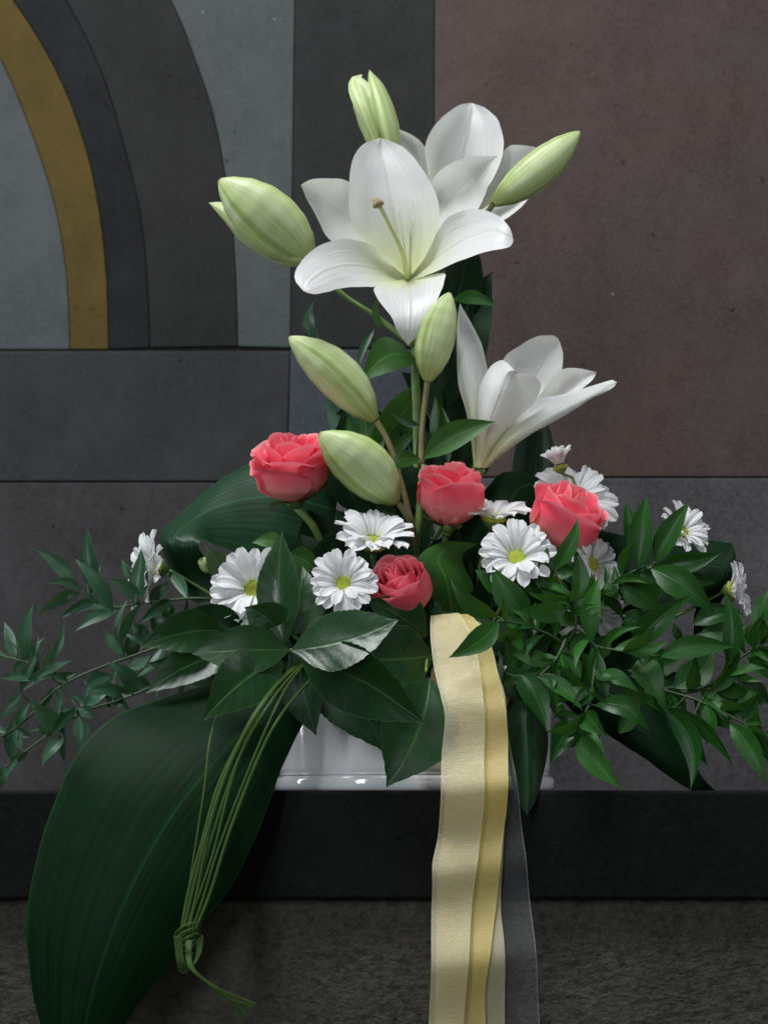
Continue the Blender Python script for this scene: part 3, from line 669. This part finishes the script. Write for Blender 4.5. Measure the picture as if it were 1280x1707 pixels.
bigleaf('broad_leaf', 'dark pointed leaf slanting down to the ledge at the lower right',
  [(870, 1100, -.02), (950, 1180, -.05), (1010, 1222, -.065), (1080, 1270, -.08), (1150, 1318, -.09), (1196, 1322, -.092)],
  [(900, 1090, -.02), (990, 1150, -.06), (1060, 1210, -.08), (1130, 1270, -.092), (1196, 1322, -.092)],
  [(930, 1080, -.02), (1040, 1115, -.05), (1095, 1160, -.065), (1140, 1225, -.08), (1170, 1295, -.09), (1196, 1322, -.092)], 'asp', seed=7)
bigleaf('broad_leaf', 'dark leaf hanging at the right of the ribbon over the planter rim',
  [(860, 1120, -.03), (842, 1180, -.075), (845, 1250, -.10), (856, 1320, -.122), (878, 1362, -.13)],
  [(880, 1110, -.03), (876, 1180, -.10), (878, 1250, -.12), (880, 1320, -.128), (878, 1362, -.13)],
  [(900, 1120, -.03), (910, 1190, -.075), (912, 1250, -.10), (898, 1320, -.122), (878, 1362, -.13)], 'dark', 24, 8, .0008, 8)
bigleaf('broad_leaf', 'dark ribbed leaf standing behind the side-on lily trumpet',
  [(830, 1000, .03), (835, 900, .05), (850, 800, .055), (865, 720, .055), (890, 660, .05)], [(880, 1000, .025), (885, 900, .035), (890, 800, .04), (895, 720, .045), (890, 660, .05)], [(930, 1000, .03), (935, 900, .05), (930, 800, .055), (918, 720, .055), (890, 660, .05)], 'asp2', 24, 10, .0008, 9)
bigleaf('broad_leaf', 'dark folded leaf under the right lily beside the centre rose',
  [(770, 960, .0), (790, 880, .0), (800, 830, .0), (835, 790, .0), (880, 790, .0), (925, 830, .0)], [(820, 960, -.01), (840, 880, -.015), (850, 835, -.015), (868, 812, -.012), (895, 808, -.008), (925, 830, .0)], [(880, 960, .0), (900, 890, .0), (905, 860, .0), (915, 845, .0), (922, 838, .0), (925, 830, 0)], 'dark', 24, 8, .001, 10)
bigleaf('broad_leaf', 'dark green leaf arching behind the low deep rose',
  [(800, 1060, -.02), (790, 980, -.03), (770, 930, -.03), (800, 905, -.025), (830, 910, -.02)], [(760, 1060, -.03), (745, 970, -.045), (730, 930, -.045), (770, 906, -.03), (830, 910, -.02)], [(700, 1050, -.03), (690, 960, -.05), (700, 925, -.05), (745, 902, -.035), (830, 910, -.02)], 'lilyleaf', 20, 8, .0006, 11)
# ------------------------------------------------------------------ leafy sprigs
def sprig(name, label, stems, leaves, mat, cat='foliage', group=None, prof=LANCE, twig='twig', r=.0011, **kw):
    root = thing(name, P(*stems[0][0]), label, cat, group)
    for s in stems: part('stem', tube(PV(s), [r, r*.9, r*.6], 6), MT[twig], root)
    ex = kw.pop('extra', 0); wst = [spl(PV(st_), 60) for st_ in stems]
    allp = [spl([Vector(q) for q in st_], 30) for st_ in stems]
    for q in range(ex):
        c_ = random.choice(allp); i_ = random.randint(6, 28); b_ = c_[i_]; tn = (c_[i_+1]-c_[i_-1]).normalized()
        an = math.atan2(tn.y, tn.x)+random.choice((-1, 1))*random.uniform(.35, 1.35); ln = random.uniform(34, 78)
        leaves = leaves+[(tuple(b_), (b_.x+ln*math.cos(an), b_.y+ln*math.sin(an)*.9, b_.z+random.uniform(-.025, .02)), ln*random.uniform(.2, .36), dict(roll=random.uniform(-60, 60), bend=random.uniform(-12, 12), tw=random.uniform(-40, 40)))]
    for L in leaves:
        b, t, w = L[0], L[1], L[2]; o = dict(kw); o['prof'] = prof
        o.update(bend=random.uniform(-.10, .10)*math.hypot(t[0]-b[0], t[1]-b[1]), sag=random.uniform(0, .14)*math.hypot(t[0]-b[0], t[1]-b[1]), roll=random.uniform(-28, 28), fold=random.uniform(.15, .4))
        if len(L) > 3: o.update(L[3])
        mm = o.pop('mat', mat)
        lo_ = part('leaf', leafgeo(b, t, w, **o), MT[mm], root)
        A = P(*b); near = min((q for c_ in wst for q in c_), key=lambda q: (q-A).length)
        dd = (near-A).length
        if .0025 < dd < .045 and name == 'leaf_sprig':
            mid_ = (near+A)/2+Vector((0, .002, -.10*dd))
            part('petiole', tube([near, mid_, A+(P(*t)-A)*.03], [r*.7, r*.55], 5, 8), MT[twig], root, lo_)
    return root
def zl_(b, t, w, Y, dY=0.0, **k): return ((b[0]/2.56, 820+b[1]/2.56, Y), (t[0]/2.56, 820+t[1]/2.56, Y+dY), w/2.56, k)
G = 'narrow-leaved green sprigs'
sprig('leaf_sprig', 'upper left narrow-leaved sprig reaching out below the edge-on daisy',
  [[(470, 1080, -.02), (371, 1003, -.05), (250, 1004, -.06), (190, 1013, -.07), (150, 995, -.07), (126, 975, -.07)]],
  [zl_((318, 395), (152, 243), 62, -.07, -.005), zl_((415, 440), (375, 148), 72, -.07, .0), zl_((480, 500), (320, 285), 68, -.075, -.01), zl_((340, 430), (158, 530), 56, -.07, -.02, bend=6),
   zl_((500, 505), (320, 597), 52, -.07, -.02, bend=5), zl_((575, 480), (603, 240), 80, -.065, .0), zl_((560, 375), (520, 288), 40, -.05), zl_((640, 470), (720, 380), 60, -.05), zl_((700, 480), (760, 560), 60, -.05, mat='ruscus')],
  'ruscus_blue', 'foliage', G, extra=14)
sprig('leaf_sprig', 'middle left narrow-leaved sprig trailing towards the left edge',
  [[(480, 1085, -.03), (330, 1066, -.06), (215, 1096, -.075), (105, 1142, -.085), (37, 1206, -.09), (-20, 1240, -.09)], [(105, 1142, -.085), (60, 1110, -.085), (0, 1092, -.085)]],
  [zl_((120, 720), (145, 480), 58, -.085), zl_((200, 740), (275, 562), 32, -.085), zl_((90, 860), (190, 662), 36, -.09, .0, bend=-5), zl_((135, 815), (310, 718), 46, -.09, -.01, bend=-4), zl_((95, 860), (0, 975), 46, -.09),
   zl_((500, 640), (548, 460), 26, -.075, 0, bend=-6), zl_((515, 650), (618, 465), 44, -.08, -.01, bend=-8), zl_((530, 700), (435, 590), 55, -.075), zl_((550, 750), (645, 695), 50, -.08), zl_((370, 830), (490, 790), 62, -.085, -.01, bend=-5),
   zl_((640, 820), (510, 780), 54, -.07, 0), zl_((335, 915), (120, 1020), 46, -.085, -.01, bend=-6), zl_((75, 1010), (140, 1045), 40, -.09), zl_((70, 1010), (105, 1110), 34, -.09), zl_((75, 1000), (130, 900), 40, -.09), zl_((550, 700), (560, 600), 60, -.06), zl_((640, 620), (560, 560), 66, -.05), zl_((720, 640), (640, 520), 70, -.045), zl_((230, 800), (330, 770), 40, -.08), zl_((545, 690), (640, 600), 60, -.055), zl_((180, 930), (230, 830), 34, -.085), zl_((20, 1060), (60, 960), 34, -.09)],
  'ruscus_blue', 'foliage', G, extra=26)
sprig('leaf_sprig', 'lowest left narrow-leaved sprig drooping in front of the big hanging leaf',
  [[(470, 1100, -.03), (330, 1118, -.07), (205, 1165, -.09), (133, 1190, -.095), (60, 1240, -.1), (15, 1275, -.1)]],
  [zl_((370, 910), (465, 860), 54, -.095), zl_((470, 920), (510, 740), 34, -.09), zl_((340, 920), (405, 970), 48, -.1), zl_((330, 930), (210, 1060), 42, -.1, -.01, bend=5), zl_((340, 960), (335, 1105), 70, -.1), zl_((275, 1050), (178, 1175), 50, -.1, -.01, bend=5),
   zl_((20, 1170), (-10, 1280), 44, -.1), zl_((120, 1110), (40, 1160), 36, -.1), zl_((480, 880), (560, 930), 44, -.085), zl_((370, 900), (390, 820), 40, -.09)],
  'ruscus_blue', 'foliage', G, extra=16)
def zr(b, t, w, Y, dY=0.0, **k): return ((740+b[0]/2.37, 720+b[1]/2.37, Y), (740+t[0]/2.37, 720+t[1]/2.37, Y+dY), w/2.37, k)
def zrs(l, Y): return [(740+x/2.37, 720+y/2.37, Y[i] if isinstance(Y, (list, tuple)) else Y) for i, (x, y) in enumerate(l)]
sprig('leaf_sprig', 'right sprig with upright narrow leaves in front of the small right daisy',
  [zrs([(250, 900), (480, 700), (600, 640), (670, 590), (760, 545), (835, 518)], [-.03, -.07, -.075, -.08, -.08, -.08])],
  [zr((765, 540), (797, 252), 96, -.085, 0, roll=5), zr((728, 440), (713, 272), 50, -.075), zr((835, 515), (972, 273), 86, -.085, -.01, roll=8), zr((845, 525), (1097, 474), 78, -.085, -.01, bend=6, roll=5), zr((820, 540), (1068, 716), 112, -.09, -.01, roll=5),
   zr((735, 858), (973, 648), 92, -.105, -.01, roll=-5, bend=-6), zr((930, 600), (1070, 598), 62, -.07), zr((935, 830), (903, 750), 34, -.08), zr((690, 600), (860, 720), 110, -.07, 0), zr((640, 600), (690, 660), 50, -.08), zr((760, 560), (900, 640), 100, -.06), zr((700, 720), (830, 800), 100, -.05)],
  'ruscus', 'foliage', G, extra=22)
sprig('leaf_sprig', 'right sprig crossing in front of the ribbon top with curved leaves',
  [zrs([(520, 1000), (480, 850), (340, 770), (212, 745)], [-.03, -.09, -.11, -.13]), zrs([(480, 850), (520, 760), (500, 640)], [-.09, -.1, -.1])],
  [zr((212, 728), (22, 572), 66, -.115, -.01, bend=-12, roll=10), zr((214, 752), (18, 892), 86, -.135, -.012, bend=-6, roll=-5), zr((345, 720), (190, 528), 108, -.1, 0, roll=0), zr((480, 700), (288, 704), 78, -.115, -.01, bend=-4, roll=5), zr((215, 735), (350, 775), 50, -.115), zr((262, 770), (252, 945), 76, -.1, -.005, roll=25),
   zr((520, 712), (508, 448), 66, -.105, 0, roll=0), zr((430, 545), (528, 338), 62, -.1, -.005, bend=8), zr((370, 570), (405, 452), 52, -.095), zr((420, 565), (530, 555), 64, -.09), zr((500, 660), (325, 548), 84, -.09), zr((230, 650), (120, 545), 80, -.085), zr((555, 1010), (362, 866), 80, -.11, 0, bend=-10, roll=5), zr((400, 640), (300, 600), 70, -.08), zr((520, 600), (440, 500), 80, -.07)],
  'ruscus', 'foliage', G, extra=24)
sprig('leaf_sprig', 'right sprig spreading low with long leaves towards the planter rim',
  [zrs([(400, 900), (520, 780), (600, 845), (700, 865), (790, 885), (850, 885)], [-.04, -.1, -.11, -.115, -.115, -.115]), zrs([(600, 845), (590, 960), (570, 1080)], [-.11, -.12, -.125]), zrs([(570, 1080), (548, 1130), (530, 1195)], [-.125, -.125, -.125]), zrs([(480, 820), (440, 900), (375, 968)], [-.1, -.11, -.118])],
  [zr((855, 885), (1147, 851), 82, -.115, -.01, bend=-8, roll=5), zr((580, 832), (616, 570), 74, -.11, 0, roll=0), zr((770, 900), (875, 1090), 100, -.11, -.01, roll=5, prof=HEART), zr((598, 1078), (813, 1187), 72, -.125, -.012, bend=-16, roll=5), zr((600, 962), (767, 1027), 58, -.12, -.01, bend=-8), zr((372, 968), (546, 1102), 60, -.12, -.01, bend=-8),
   zr((310, 965), (406, 1187), 100, -.115, -.012, roll=10, prof=HEART), zr((585, 855), (568, 1045), 70, -.115), zr((515, 1152), (420, 1316), 92, -.12, -.012, prof=HEART, roll=5), zr((530, 1190), (708, 1411), 84, -.125, -.015, bend=8, roll=5), zr((560, 1110), (646, 1207), 56, -.125, -.01), zr((690, 1190), (770, 1060), 60, -.09), zr((690, 1050), (830, 1060), 66, -.1), zr((440, 900), (560, 800), 90, -.09), zr((420, 1000), (500, 1170), 50, -.11), zr((330, 900), (230, 1010), 80, -.09), zr((520, 880), (640, 960), 90, -.085), zr((800, 830), (850, 1010), 60, -.09), zr((545, 1280), (620, 1190), 40, -.11), zr((600, 900), (660, 800), 80, -.08)],
  'ruscus', 'foliage', G, extra=40)
sprig('leaf_sprig', 'far right sprig trailing out of the picture with glossy drooping leaves',
  [zrs([(600, 900), (840, 1010), (1000, 1060), (1200, 1160), (1330, 1230)], [-.03, -.07, -.09, -.1, -.1]), zrs([(840, 1040), (1030, 1012), (1165, 895), (1300, 812)], [-.06, -.08, -.085, -.085])],
  [zr((1120, 915), (1105, 630), 72, -.095, 0, roll=8), zr((1035, 1032), (1168, 858), 46, -.09, 0, bend=12), zr((1205, 890), (1300, 985), 78, -.09), zr((1245, 810), (1292, 610), 66, -.09), zr((1215, 1010), (1262, 1190), 64, -.095, 0, bend=10), zr((1060, 1080), (1190, 1110), 80, -.09), zr((890, 1090), (1142, 1325), 60, -.1, -.015, roll=-30, bend=-12), zr((955, 1160), (1042, 1320), 62, -.1, -.01), zr((868, 1090), (972, 1412), 84, -.105, -.015, bend=-22, roll=-15),
   zr((1130, 1150), (1272, 1392), 80, -.1, -.015, bend=-6), zr((1200, 1180), (1310, 1340), 60, -.1), zr((910, 1010), (1068, 855), 112, -.08), zr((1060, 985), (1225, 1045), 70, -.085), zr((1000, 1060), (1150, 1180), 90, -.085), zr((1190, 1160), (1290, 1250), 70, -.1), zr((1180, 1130), (1230, 1030), 70, -.09), zr((840, 1030), (960, 1130), 100, -.07), zr((1150, 1000), (1290, 1090), 90, -.08), zr((800, 960), (960, 880), 100, -.06), zr((1010, 800), (1240, 830), 120, -.05), zr((980, 760), (1180, 720), 90, -.045)],
  'ruscus', 'foliage', G, extra=38)
# serrated glossy leaves
def zs(l): return l
SER = dict(nl=54, nw=8, ser=.028, wav=.05)
G2 = 'glossy serrated leaves'
def lf(b, t, w, **k): return (b, t, w, k)
sprig('serrated_sprig', 'rosette of glossy serrated leaves at the front left of centre',
  [[(560, 1095, -.03), (520, 1090, -.09), (485, 1083, -.12)]],
  [lf((483, 1083, -.12), (320, 1089, -.135), 72, bend=2, sag=14, roll=-12, fold=.18), lf((487, 1084, -.140), (664, 1034, -.154), 100, bend=6, sag=8, roll=33, fold=.08), lf((474, 1080, -.115), (470, 886, -.105), 66, bend=-6, sag=8, roll=14, fold=.25),
   lf((502, 1098, -.122), (708, 1207, -.166), 100, bend=-12, sag=10, roll=-20, fold=.22), lf((470, 1100, -.115), (339, 1201, -.16), 84, bend=10, sag=14, roll=-6, fold=.15), lf((490, 1060, -.105), (505, 945, -.09), 80, bend=0, roll=-10), lf((468, 1062, -.11), (408, 1012, -.12), 62, bend=8, roll=10),
   lf((500, 1100, -.10), (527, 1226, -.125), 66, bend=4, mat='dark'), lf((520, 1098, -.09), (588, 1222, -.115), 70, mat='dark'), lf((540, 1100, -.085), (642, 1255, -.12), 110, bend=-8, mat='dark')], 'laurel', 'foliage', G2, OVATE, 'stem', .0016, **SER)
sprig('serrated_sprig', 'glossy serrated leaves spreading left under the big daisy',
  [[(500, 1095, -.02), (420, 1062, -.07), (360, 1058, -.09)]],
  [lf((372, 1052, -.09), (236, 1077, -.12), 66, bend=8, sag=12, roll=-8), lf((400, 1080, -.09), (243, 1156, -.115), 64, bend=10, roll=-18), lf((420, 1070, -.08), (290, 1030, -.085), 60, mat='dark'), lf((420, 1090, -.07), (245, 1105, -.10), 66, mat='dark'), lf((440, 1075, -.06), (330, 1010, -.05), 70, mat='dark')], 'laurel', 'foliage', G2, OVATE, 'stem', .0014, **SER)
sprig('serrated_sprig', 'glossy serrated leaves hanging left of the yellow ribbon',
  [[(700, 1090, -.03), (712, 1080, -.08), (710, 1120, -.12)]],
  [lf((716, 1130, -.128), (644, 1312, -.146), 112, bend=-12, sag=12, roll=6, fold=.15), lf((722, 1092, -.10), (588, 1096, -.125), 100, bend=-4, sag=8, roll=-12), lf((712, 1060, -.09), (612, 1000, -.105), 70, bend=4, roll=-10), lf((715, 1060, -.085), (690, 980, -.08), 66, mat='dark'), lf((700, 1100, -.07), (620, 1180, -.09), 100, mat='dark'), lf((716, 1180, -.12), (736, 1268, -.13), 40, mat='laurel')], 'laurel', 'foliage', G2, OVATE, 'stem', .0016, **SER)
sprig('serrated_sprig', 'small pale green leaves between the left daisies under the open rose',
  [[(560, 1090, -.01), (470, 1000, -.03), (390, 960, -.045)], [(470, 1000, -.03), (470, 930, -.03), (500, 920, -.03)]],
  [lf((385, 972, -.06), (342, 908, -.075), 38, roll=10, mat='sepal'), lf((378, 960, -.05), (377, 918, -.05), 14, mat='sepal'), lf((480, 915, -.045), (420, 905, -.05), 32, bend=8, mat='lilyleaf'), lf((480, 925, -.04), (540, 960, -.05), 46, bend=-6, mat='lilyleaf'), lf((520, 960, -.04), (560, 890, -.03), 50, mat='dark'), lf((540, 960, -.04), (500, 890, -.03), 60, mat='dark')], 'laurel', 'foliage', G2, OVATE, 'stem', .0012, nl=24)
# dark background foliage
G3 = 'dark foliage behind the flowers'
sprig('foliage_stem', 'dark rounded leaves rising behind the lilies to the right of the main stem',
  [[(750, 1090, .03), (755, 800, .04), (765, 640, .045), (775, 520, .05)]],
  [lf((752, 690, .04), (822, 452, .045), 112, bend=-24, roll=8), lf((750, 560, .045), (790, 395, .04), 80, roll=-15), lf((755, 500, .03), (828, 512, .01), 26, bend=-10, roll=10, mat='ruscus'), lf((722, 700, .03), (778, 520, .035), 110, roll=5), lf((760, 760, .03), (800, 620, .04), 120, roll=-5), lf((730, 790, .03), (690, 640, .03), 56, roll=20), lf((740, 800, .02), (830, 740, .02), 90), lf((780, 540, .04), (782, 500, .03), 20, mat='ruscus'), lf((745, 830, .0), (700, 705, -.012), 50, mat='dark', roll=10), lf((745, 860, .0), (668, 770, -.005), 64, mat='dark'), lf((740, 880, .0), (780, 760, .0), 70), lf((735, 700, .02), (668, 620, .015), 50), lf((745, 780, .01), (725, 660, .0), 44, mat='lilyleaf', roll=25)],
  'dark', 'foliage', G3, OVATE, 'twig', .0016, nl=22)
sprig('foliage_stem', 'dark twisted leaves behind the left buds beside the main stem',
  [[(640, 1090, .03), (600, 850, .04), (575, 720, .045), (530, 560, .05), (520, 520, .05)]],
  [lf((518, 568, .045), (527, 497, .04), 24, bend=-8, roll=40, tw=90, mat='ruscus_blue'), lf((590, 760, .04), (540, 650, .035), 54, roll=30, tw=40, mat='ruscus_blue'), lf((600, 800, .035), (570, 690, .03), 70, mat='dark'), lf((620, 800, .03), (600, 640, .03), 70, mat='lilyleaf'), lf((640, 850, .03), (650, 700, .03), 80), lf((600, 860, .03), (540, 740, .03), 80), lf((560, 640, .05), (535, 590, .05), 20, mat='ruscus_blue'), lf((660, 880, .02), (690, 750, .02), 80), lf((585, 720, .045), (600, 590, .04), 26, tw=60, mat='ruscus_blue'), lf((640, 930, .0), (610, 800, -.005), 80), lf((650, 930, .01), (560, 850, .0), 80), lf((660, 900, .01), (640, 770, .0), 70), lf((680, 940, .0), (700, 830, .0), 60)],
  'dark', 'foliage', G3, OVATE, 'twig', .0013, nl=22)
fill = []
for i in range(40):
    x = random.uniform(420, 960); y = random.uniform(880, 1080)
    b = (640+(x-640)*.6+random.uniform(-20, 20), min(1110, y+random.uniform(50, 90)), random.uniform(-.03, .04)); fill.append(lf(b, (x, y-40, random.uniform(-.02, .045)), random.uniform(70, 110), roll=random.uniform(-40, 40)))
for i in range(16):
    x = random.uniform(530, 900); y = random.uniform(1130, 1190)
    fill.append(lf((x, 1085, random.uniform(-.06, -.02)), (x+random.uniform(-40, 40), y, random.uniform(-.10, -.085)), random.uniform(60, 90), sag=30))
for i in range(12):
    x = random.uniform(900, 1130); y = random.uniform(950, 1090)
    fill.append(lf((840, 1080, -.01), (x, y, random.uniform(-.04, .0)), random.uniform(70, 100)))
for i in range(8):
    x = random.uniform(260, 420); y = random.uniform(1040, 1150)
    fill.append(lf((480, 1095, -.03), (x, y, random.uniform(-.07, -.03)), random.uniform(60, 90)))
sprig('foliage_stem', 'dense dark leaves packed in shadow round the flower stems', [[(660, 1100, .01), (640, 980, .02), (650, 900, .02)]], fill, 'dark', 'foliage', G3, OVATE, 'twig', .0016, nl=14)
# ------------------------------------------------------------------ grass bundle with knot
gb = thing('grass_bundle', P(505, 1105, -.10), 'bundle of thin grass blades knotted at the end over the big hanging leaf', 'grass')
def strand(pts, w, name='blade'):
    c = spl(PV(pts), 40); rows = []
    for i in range(40):
        t = (c[min(i+1, 39)]-c[max(i-1, 0)]).normalized(); v = (CAM-c[i]).normalized(); s = t.cross(v).normalized(); n = s.cross(t)
        hw = w*M2*.5
        rows.append([c[i]-s*hw, c[i]-s*hw*.4+n*hw*.45, c[i]+n*hw*.55, c[i]+s*hw*.4+n*hw*.45, c[i]+s*hw])
    return part(name, grid(rows), MT['grass'], gb)
GS = [([(510, 1100, -.10), (455, 1165, -.165), (400, 1260, -.178), (352, 1400, -.186), (326, 1500, -.188), (312, 1545, -.19)], 9), ([(505, 1102, -.10), (448, 1160, -.165), (385, 1270, -.18), (345, 1390, -.188), (318, 1500, -.19), (308, 1545, -.191)], 10),
      ([(500, 1104, -.10), (440, 1170, -.165), (372, 1290, -.18), (338, 1400, -.188), (314, 1490, -.19), (304, 1545, -.191)], 10), ([(512, 1100, -.10), (470, 1160, -.16), (420, 1270, -.178), (366, 1410, -.187), (338, 1500, -.19), (322, 1545, -.191)], 7),
      ([(520, 1130, -.12), (470, 1190, -.165), (432, 1260, -.176), (385, 1380, -.186), (350, 1490, -.19), (328, 1545, -.191)], 9), ([(490, 1106, -.10), (430, 1180, -.165), (380, 1280, -.178), (350, 1380, -.187), (330, 1480, -.19), (316, 1545, -.192)], 8),
      ([(440, 1120, -.09), (375, 1175, -.125), (352, 1225, -.165), (340, 1320, -.182), (320, 1450, -.188), (306, 1545, -.191)], 6), ([(498, 1100, -.10), (436, 1180, -.166), (390, 1290, -.18), (356, 1420, -.188), (326, 1510, -.19), (314, 1545, -.192)], 7)]
for p_, w_ in GS: strand(p_, w_*.44)
def zk(l): return [(260+x/6.4, 1480+y/6.4, Y) for x, y, Y in l]
for k in range(3):
    pts = []
    for q in range(27):
        th = q/26*2*math.pi*2.2+k*2.0; R_ = 21-k*3+2*math.sin(th*.7+k)
        pts.append((314+R_*math.cos(th), 1552+q*.75+k*5-15*math.sin(th+.5), -.197-.011*math.sin(th)))
    c = spl(PV(pts), 90)
    part('knot_loop', tube(c, [.00075, .0008, .0007], 5, 110), MT['grass'], gb)
for k in range(4):
    o = k*3.2
    part('knot_loop', tube(PV([(292+o, 1560, -.206), (296+o, 1600, -.21), (304+o, 1622-o, -.208), (320, 1612+o*.3, -.206), (334-o*.6, 1590, -.204), (338-o, 1560, -.2)]), [.0005, .0006, .0005], 5, 40), MT['grass'], gb)
for i, e in enumerate([(1060, 1240), (1010, 1300), (985, 1385), (930, 1410), (1040, 1265)]):
    strand(zk([(330+i*12, 560, -.198), (330+i*10, 740, -.206), (390+i*6, 880, -.21), (560+i*4, 1010+i*6, -.21), (760, 1120+i*14, -.206), (e[0], e[1], -.2)]), 3, 'blade')
# ------------------------------------------------------------------ ribbon
rb = thing('ribbon', P(770, 1030, -.09), 'cream and yellow organza ribbon hanging down over the ledge', 'ribbon')
def zb(l, Y0=0.0): return [(600+x/2.414, 1000+y/2.414, Y+Y0) for x, y, Y in l]
BULGE = [(P(770, 1315, -.14).z, .0105, .017), (P(770, 1445, -.14).z, .0065, .014), (P(770, 1600, -.14).z, .0095, .019), (P(770, 1190, -.14).z, .004, .02)]
def ribbon(L, R, mat, Y0=0.0, ripple=.003, seed=0, nt=110, nu=14):
    l, r = spl(PV(zb(L, Y0)), nt), spl(PV(zb(R, Y0)), nt); rows = []
    for i in range(nt):
        row = []
        for j in range(nu+1):
            u = j/nu; p = l[i].lerp(r[i], u)
            w = .0030*mnoise.noise(Vector((p.x*22, p.z*9, 2.3)))+.0011*math.sin(p.z*58+p.x*20)+ripple*.25*mnoise.noise(Vector((u*1.5+seed, i*.11, seed*2.3)))
            for zc, am, sg in BULGE: w += am*math.exp(-((p.z-zc-.12*(p.x-.06))/sg)**2)
            p = p+Vector((0, -w*min(1, i/8), 0)); row.append(p)
        rows.append(row)
    return part('tail', grid(rows), MT[mat], rb)
# front cream tail
HY = -.140
t1 = ribbon([(300, 130, -.07), (286, 62, -.09), (284, 150, -.118), (298, 270, -.13), (325, 390, HY), (340, 480, HY), (327, 640, HY), (320, 850, HY), (312, 960, HY), (291, 1060, HY), (290, 1170, HY), (286, 1310, HY), (284, 1500, HY), (276, 1720, HY), (270, 1850, HY)],
       [(400, 120, -.07), (395, 52, -.09), (455, 160, -.118), (480, 270, -.13), (492, 390, HY), (500, 500, HY), (495, 650, HY), (492, 850, HY), (480, 980, HY), (468, 1070, HY), (452, 1200, HY), (436, 1400, HY), (425, 1550, HY), (415, 1720, HY), (412, 1850, HY)], 'cream', 0, .0035, 1)
t1['label'] = 'cream tail in front'
t2 = ribbon([(320, 130, -.06), (300, 56, -.082), (300, 150, -.110), (315, 270, -.122), (345, 390, HY+.006), (360, 500, HY+.006), (350, 640, HY+.006), (340, 850, HY+.006), (330, 980, HY+.006), (312, 1070, HY+.006), (310, 1200, HY+.006), (306, 1400, HY+.006), (304, 1550, HY+.006), (300, 1720, HY+.006), (300, 1850, HY+.006)],
       [(430, 130, -.06), (440, 58, -.082), (520, 170, -.110), (550, 290, -.122), (578, 420, HY+.006), (592, 560, HY+.006), (588, 700, HY+.006), (585, 850, HY+.006), (575, 940, HY+.006), (562, 1050, HY+.006), (548, 1220, HY+.006), (520, 1400, HY+.006), (500, 1560, HY+.006), (504, 1720, HY+.006), (508, 1850, HY+.006)], 'yellow', 0, .003, 2)
t2['label'] = 'yellow tail behind the cream one'
t3 = ribbon([(420, 140, -.055), (430, 80, -.075), (440, 200, -.100), (460, 300, -.116), (470, 420, HY+.010), (480, 700, HY+.010), (478, 900, HY+.010), (470, 1100, HY+.010), (460, 1300, HY+.010), (450, 1500, HY+.010), (445, 1720, HY+.010), (440, 1850, HY+.010)],
       [(450, 140, -.055), (480, 90, -.075), (530, 200, -.100), (556, 300, -.116), (584, 420, HY+.010), (590, 700, HY+.010), (580, 900, HY+.010), (568, 1100, HY+.010), (566, 1250, HY+.010), (576, 1400, HY+.010), (582, 1720, HY+.010), (584, 1850, HY+.010)], 'cream', 0, .002, 3)
t4 = ribbon([(440, 300, -.09), (450, 420, -.118), (455, 560, HY+.0135), (470, 850, HY+.0135), (480, 1200, HY+.0135), (490, 1550, HY+.0135), (495, 1720, HY+.0135), (500, 1850, HY+.0135)],
       [(560, 300, -.09), (575, 420, -.118), (596, 560, HY+.0135), (640, 850, HY+.0135), (682, 1200, HY+.0135), (711, 1550, HY+.0135), (722, 1720, HY+.0135), (730, 1850, HY+.0135)], 'sheer', 0, .003, 4)
t4['label'] = 'sheer greyish white tail at the right'
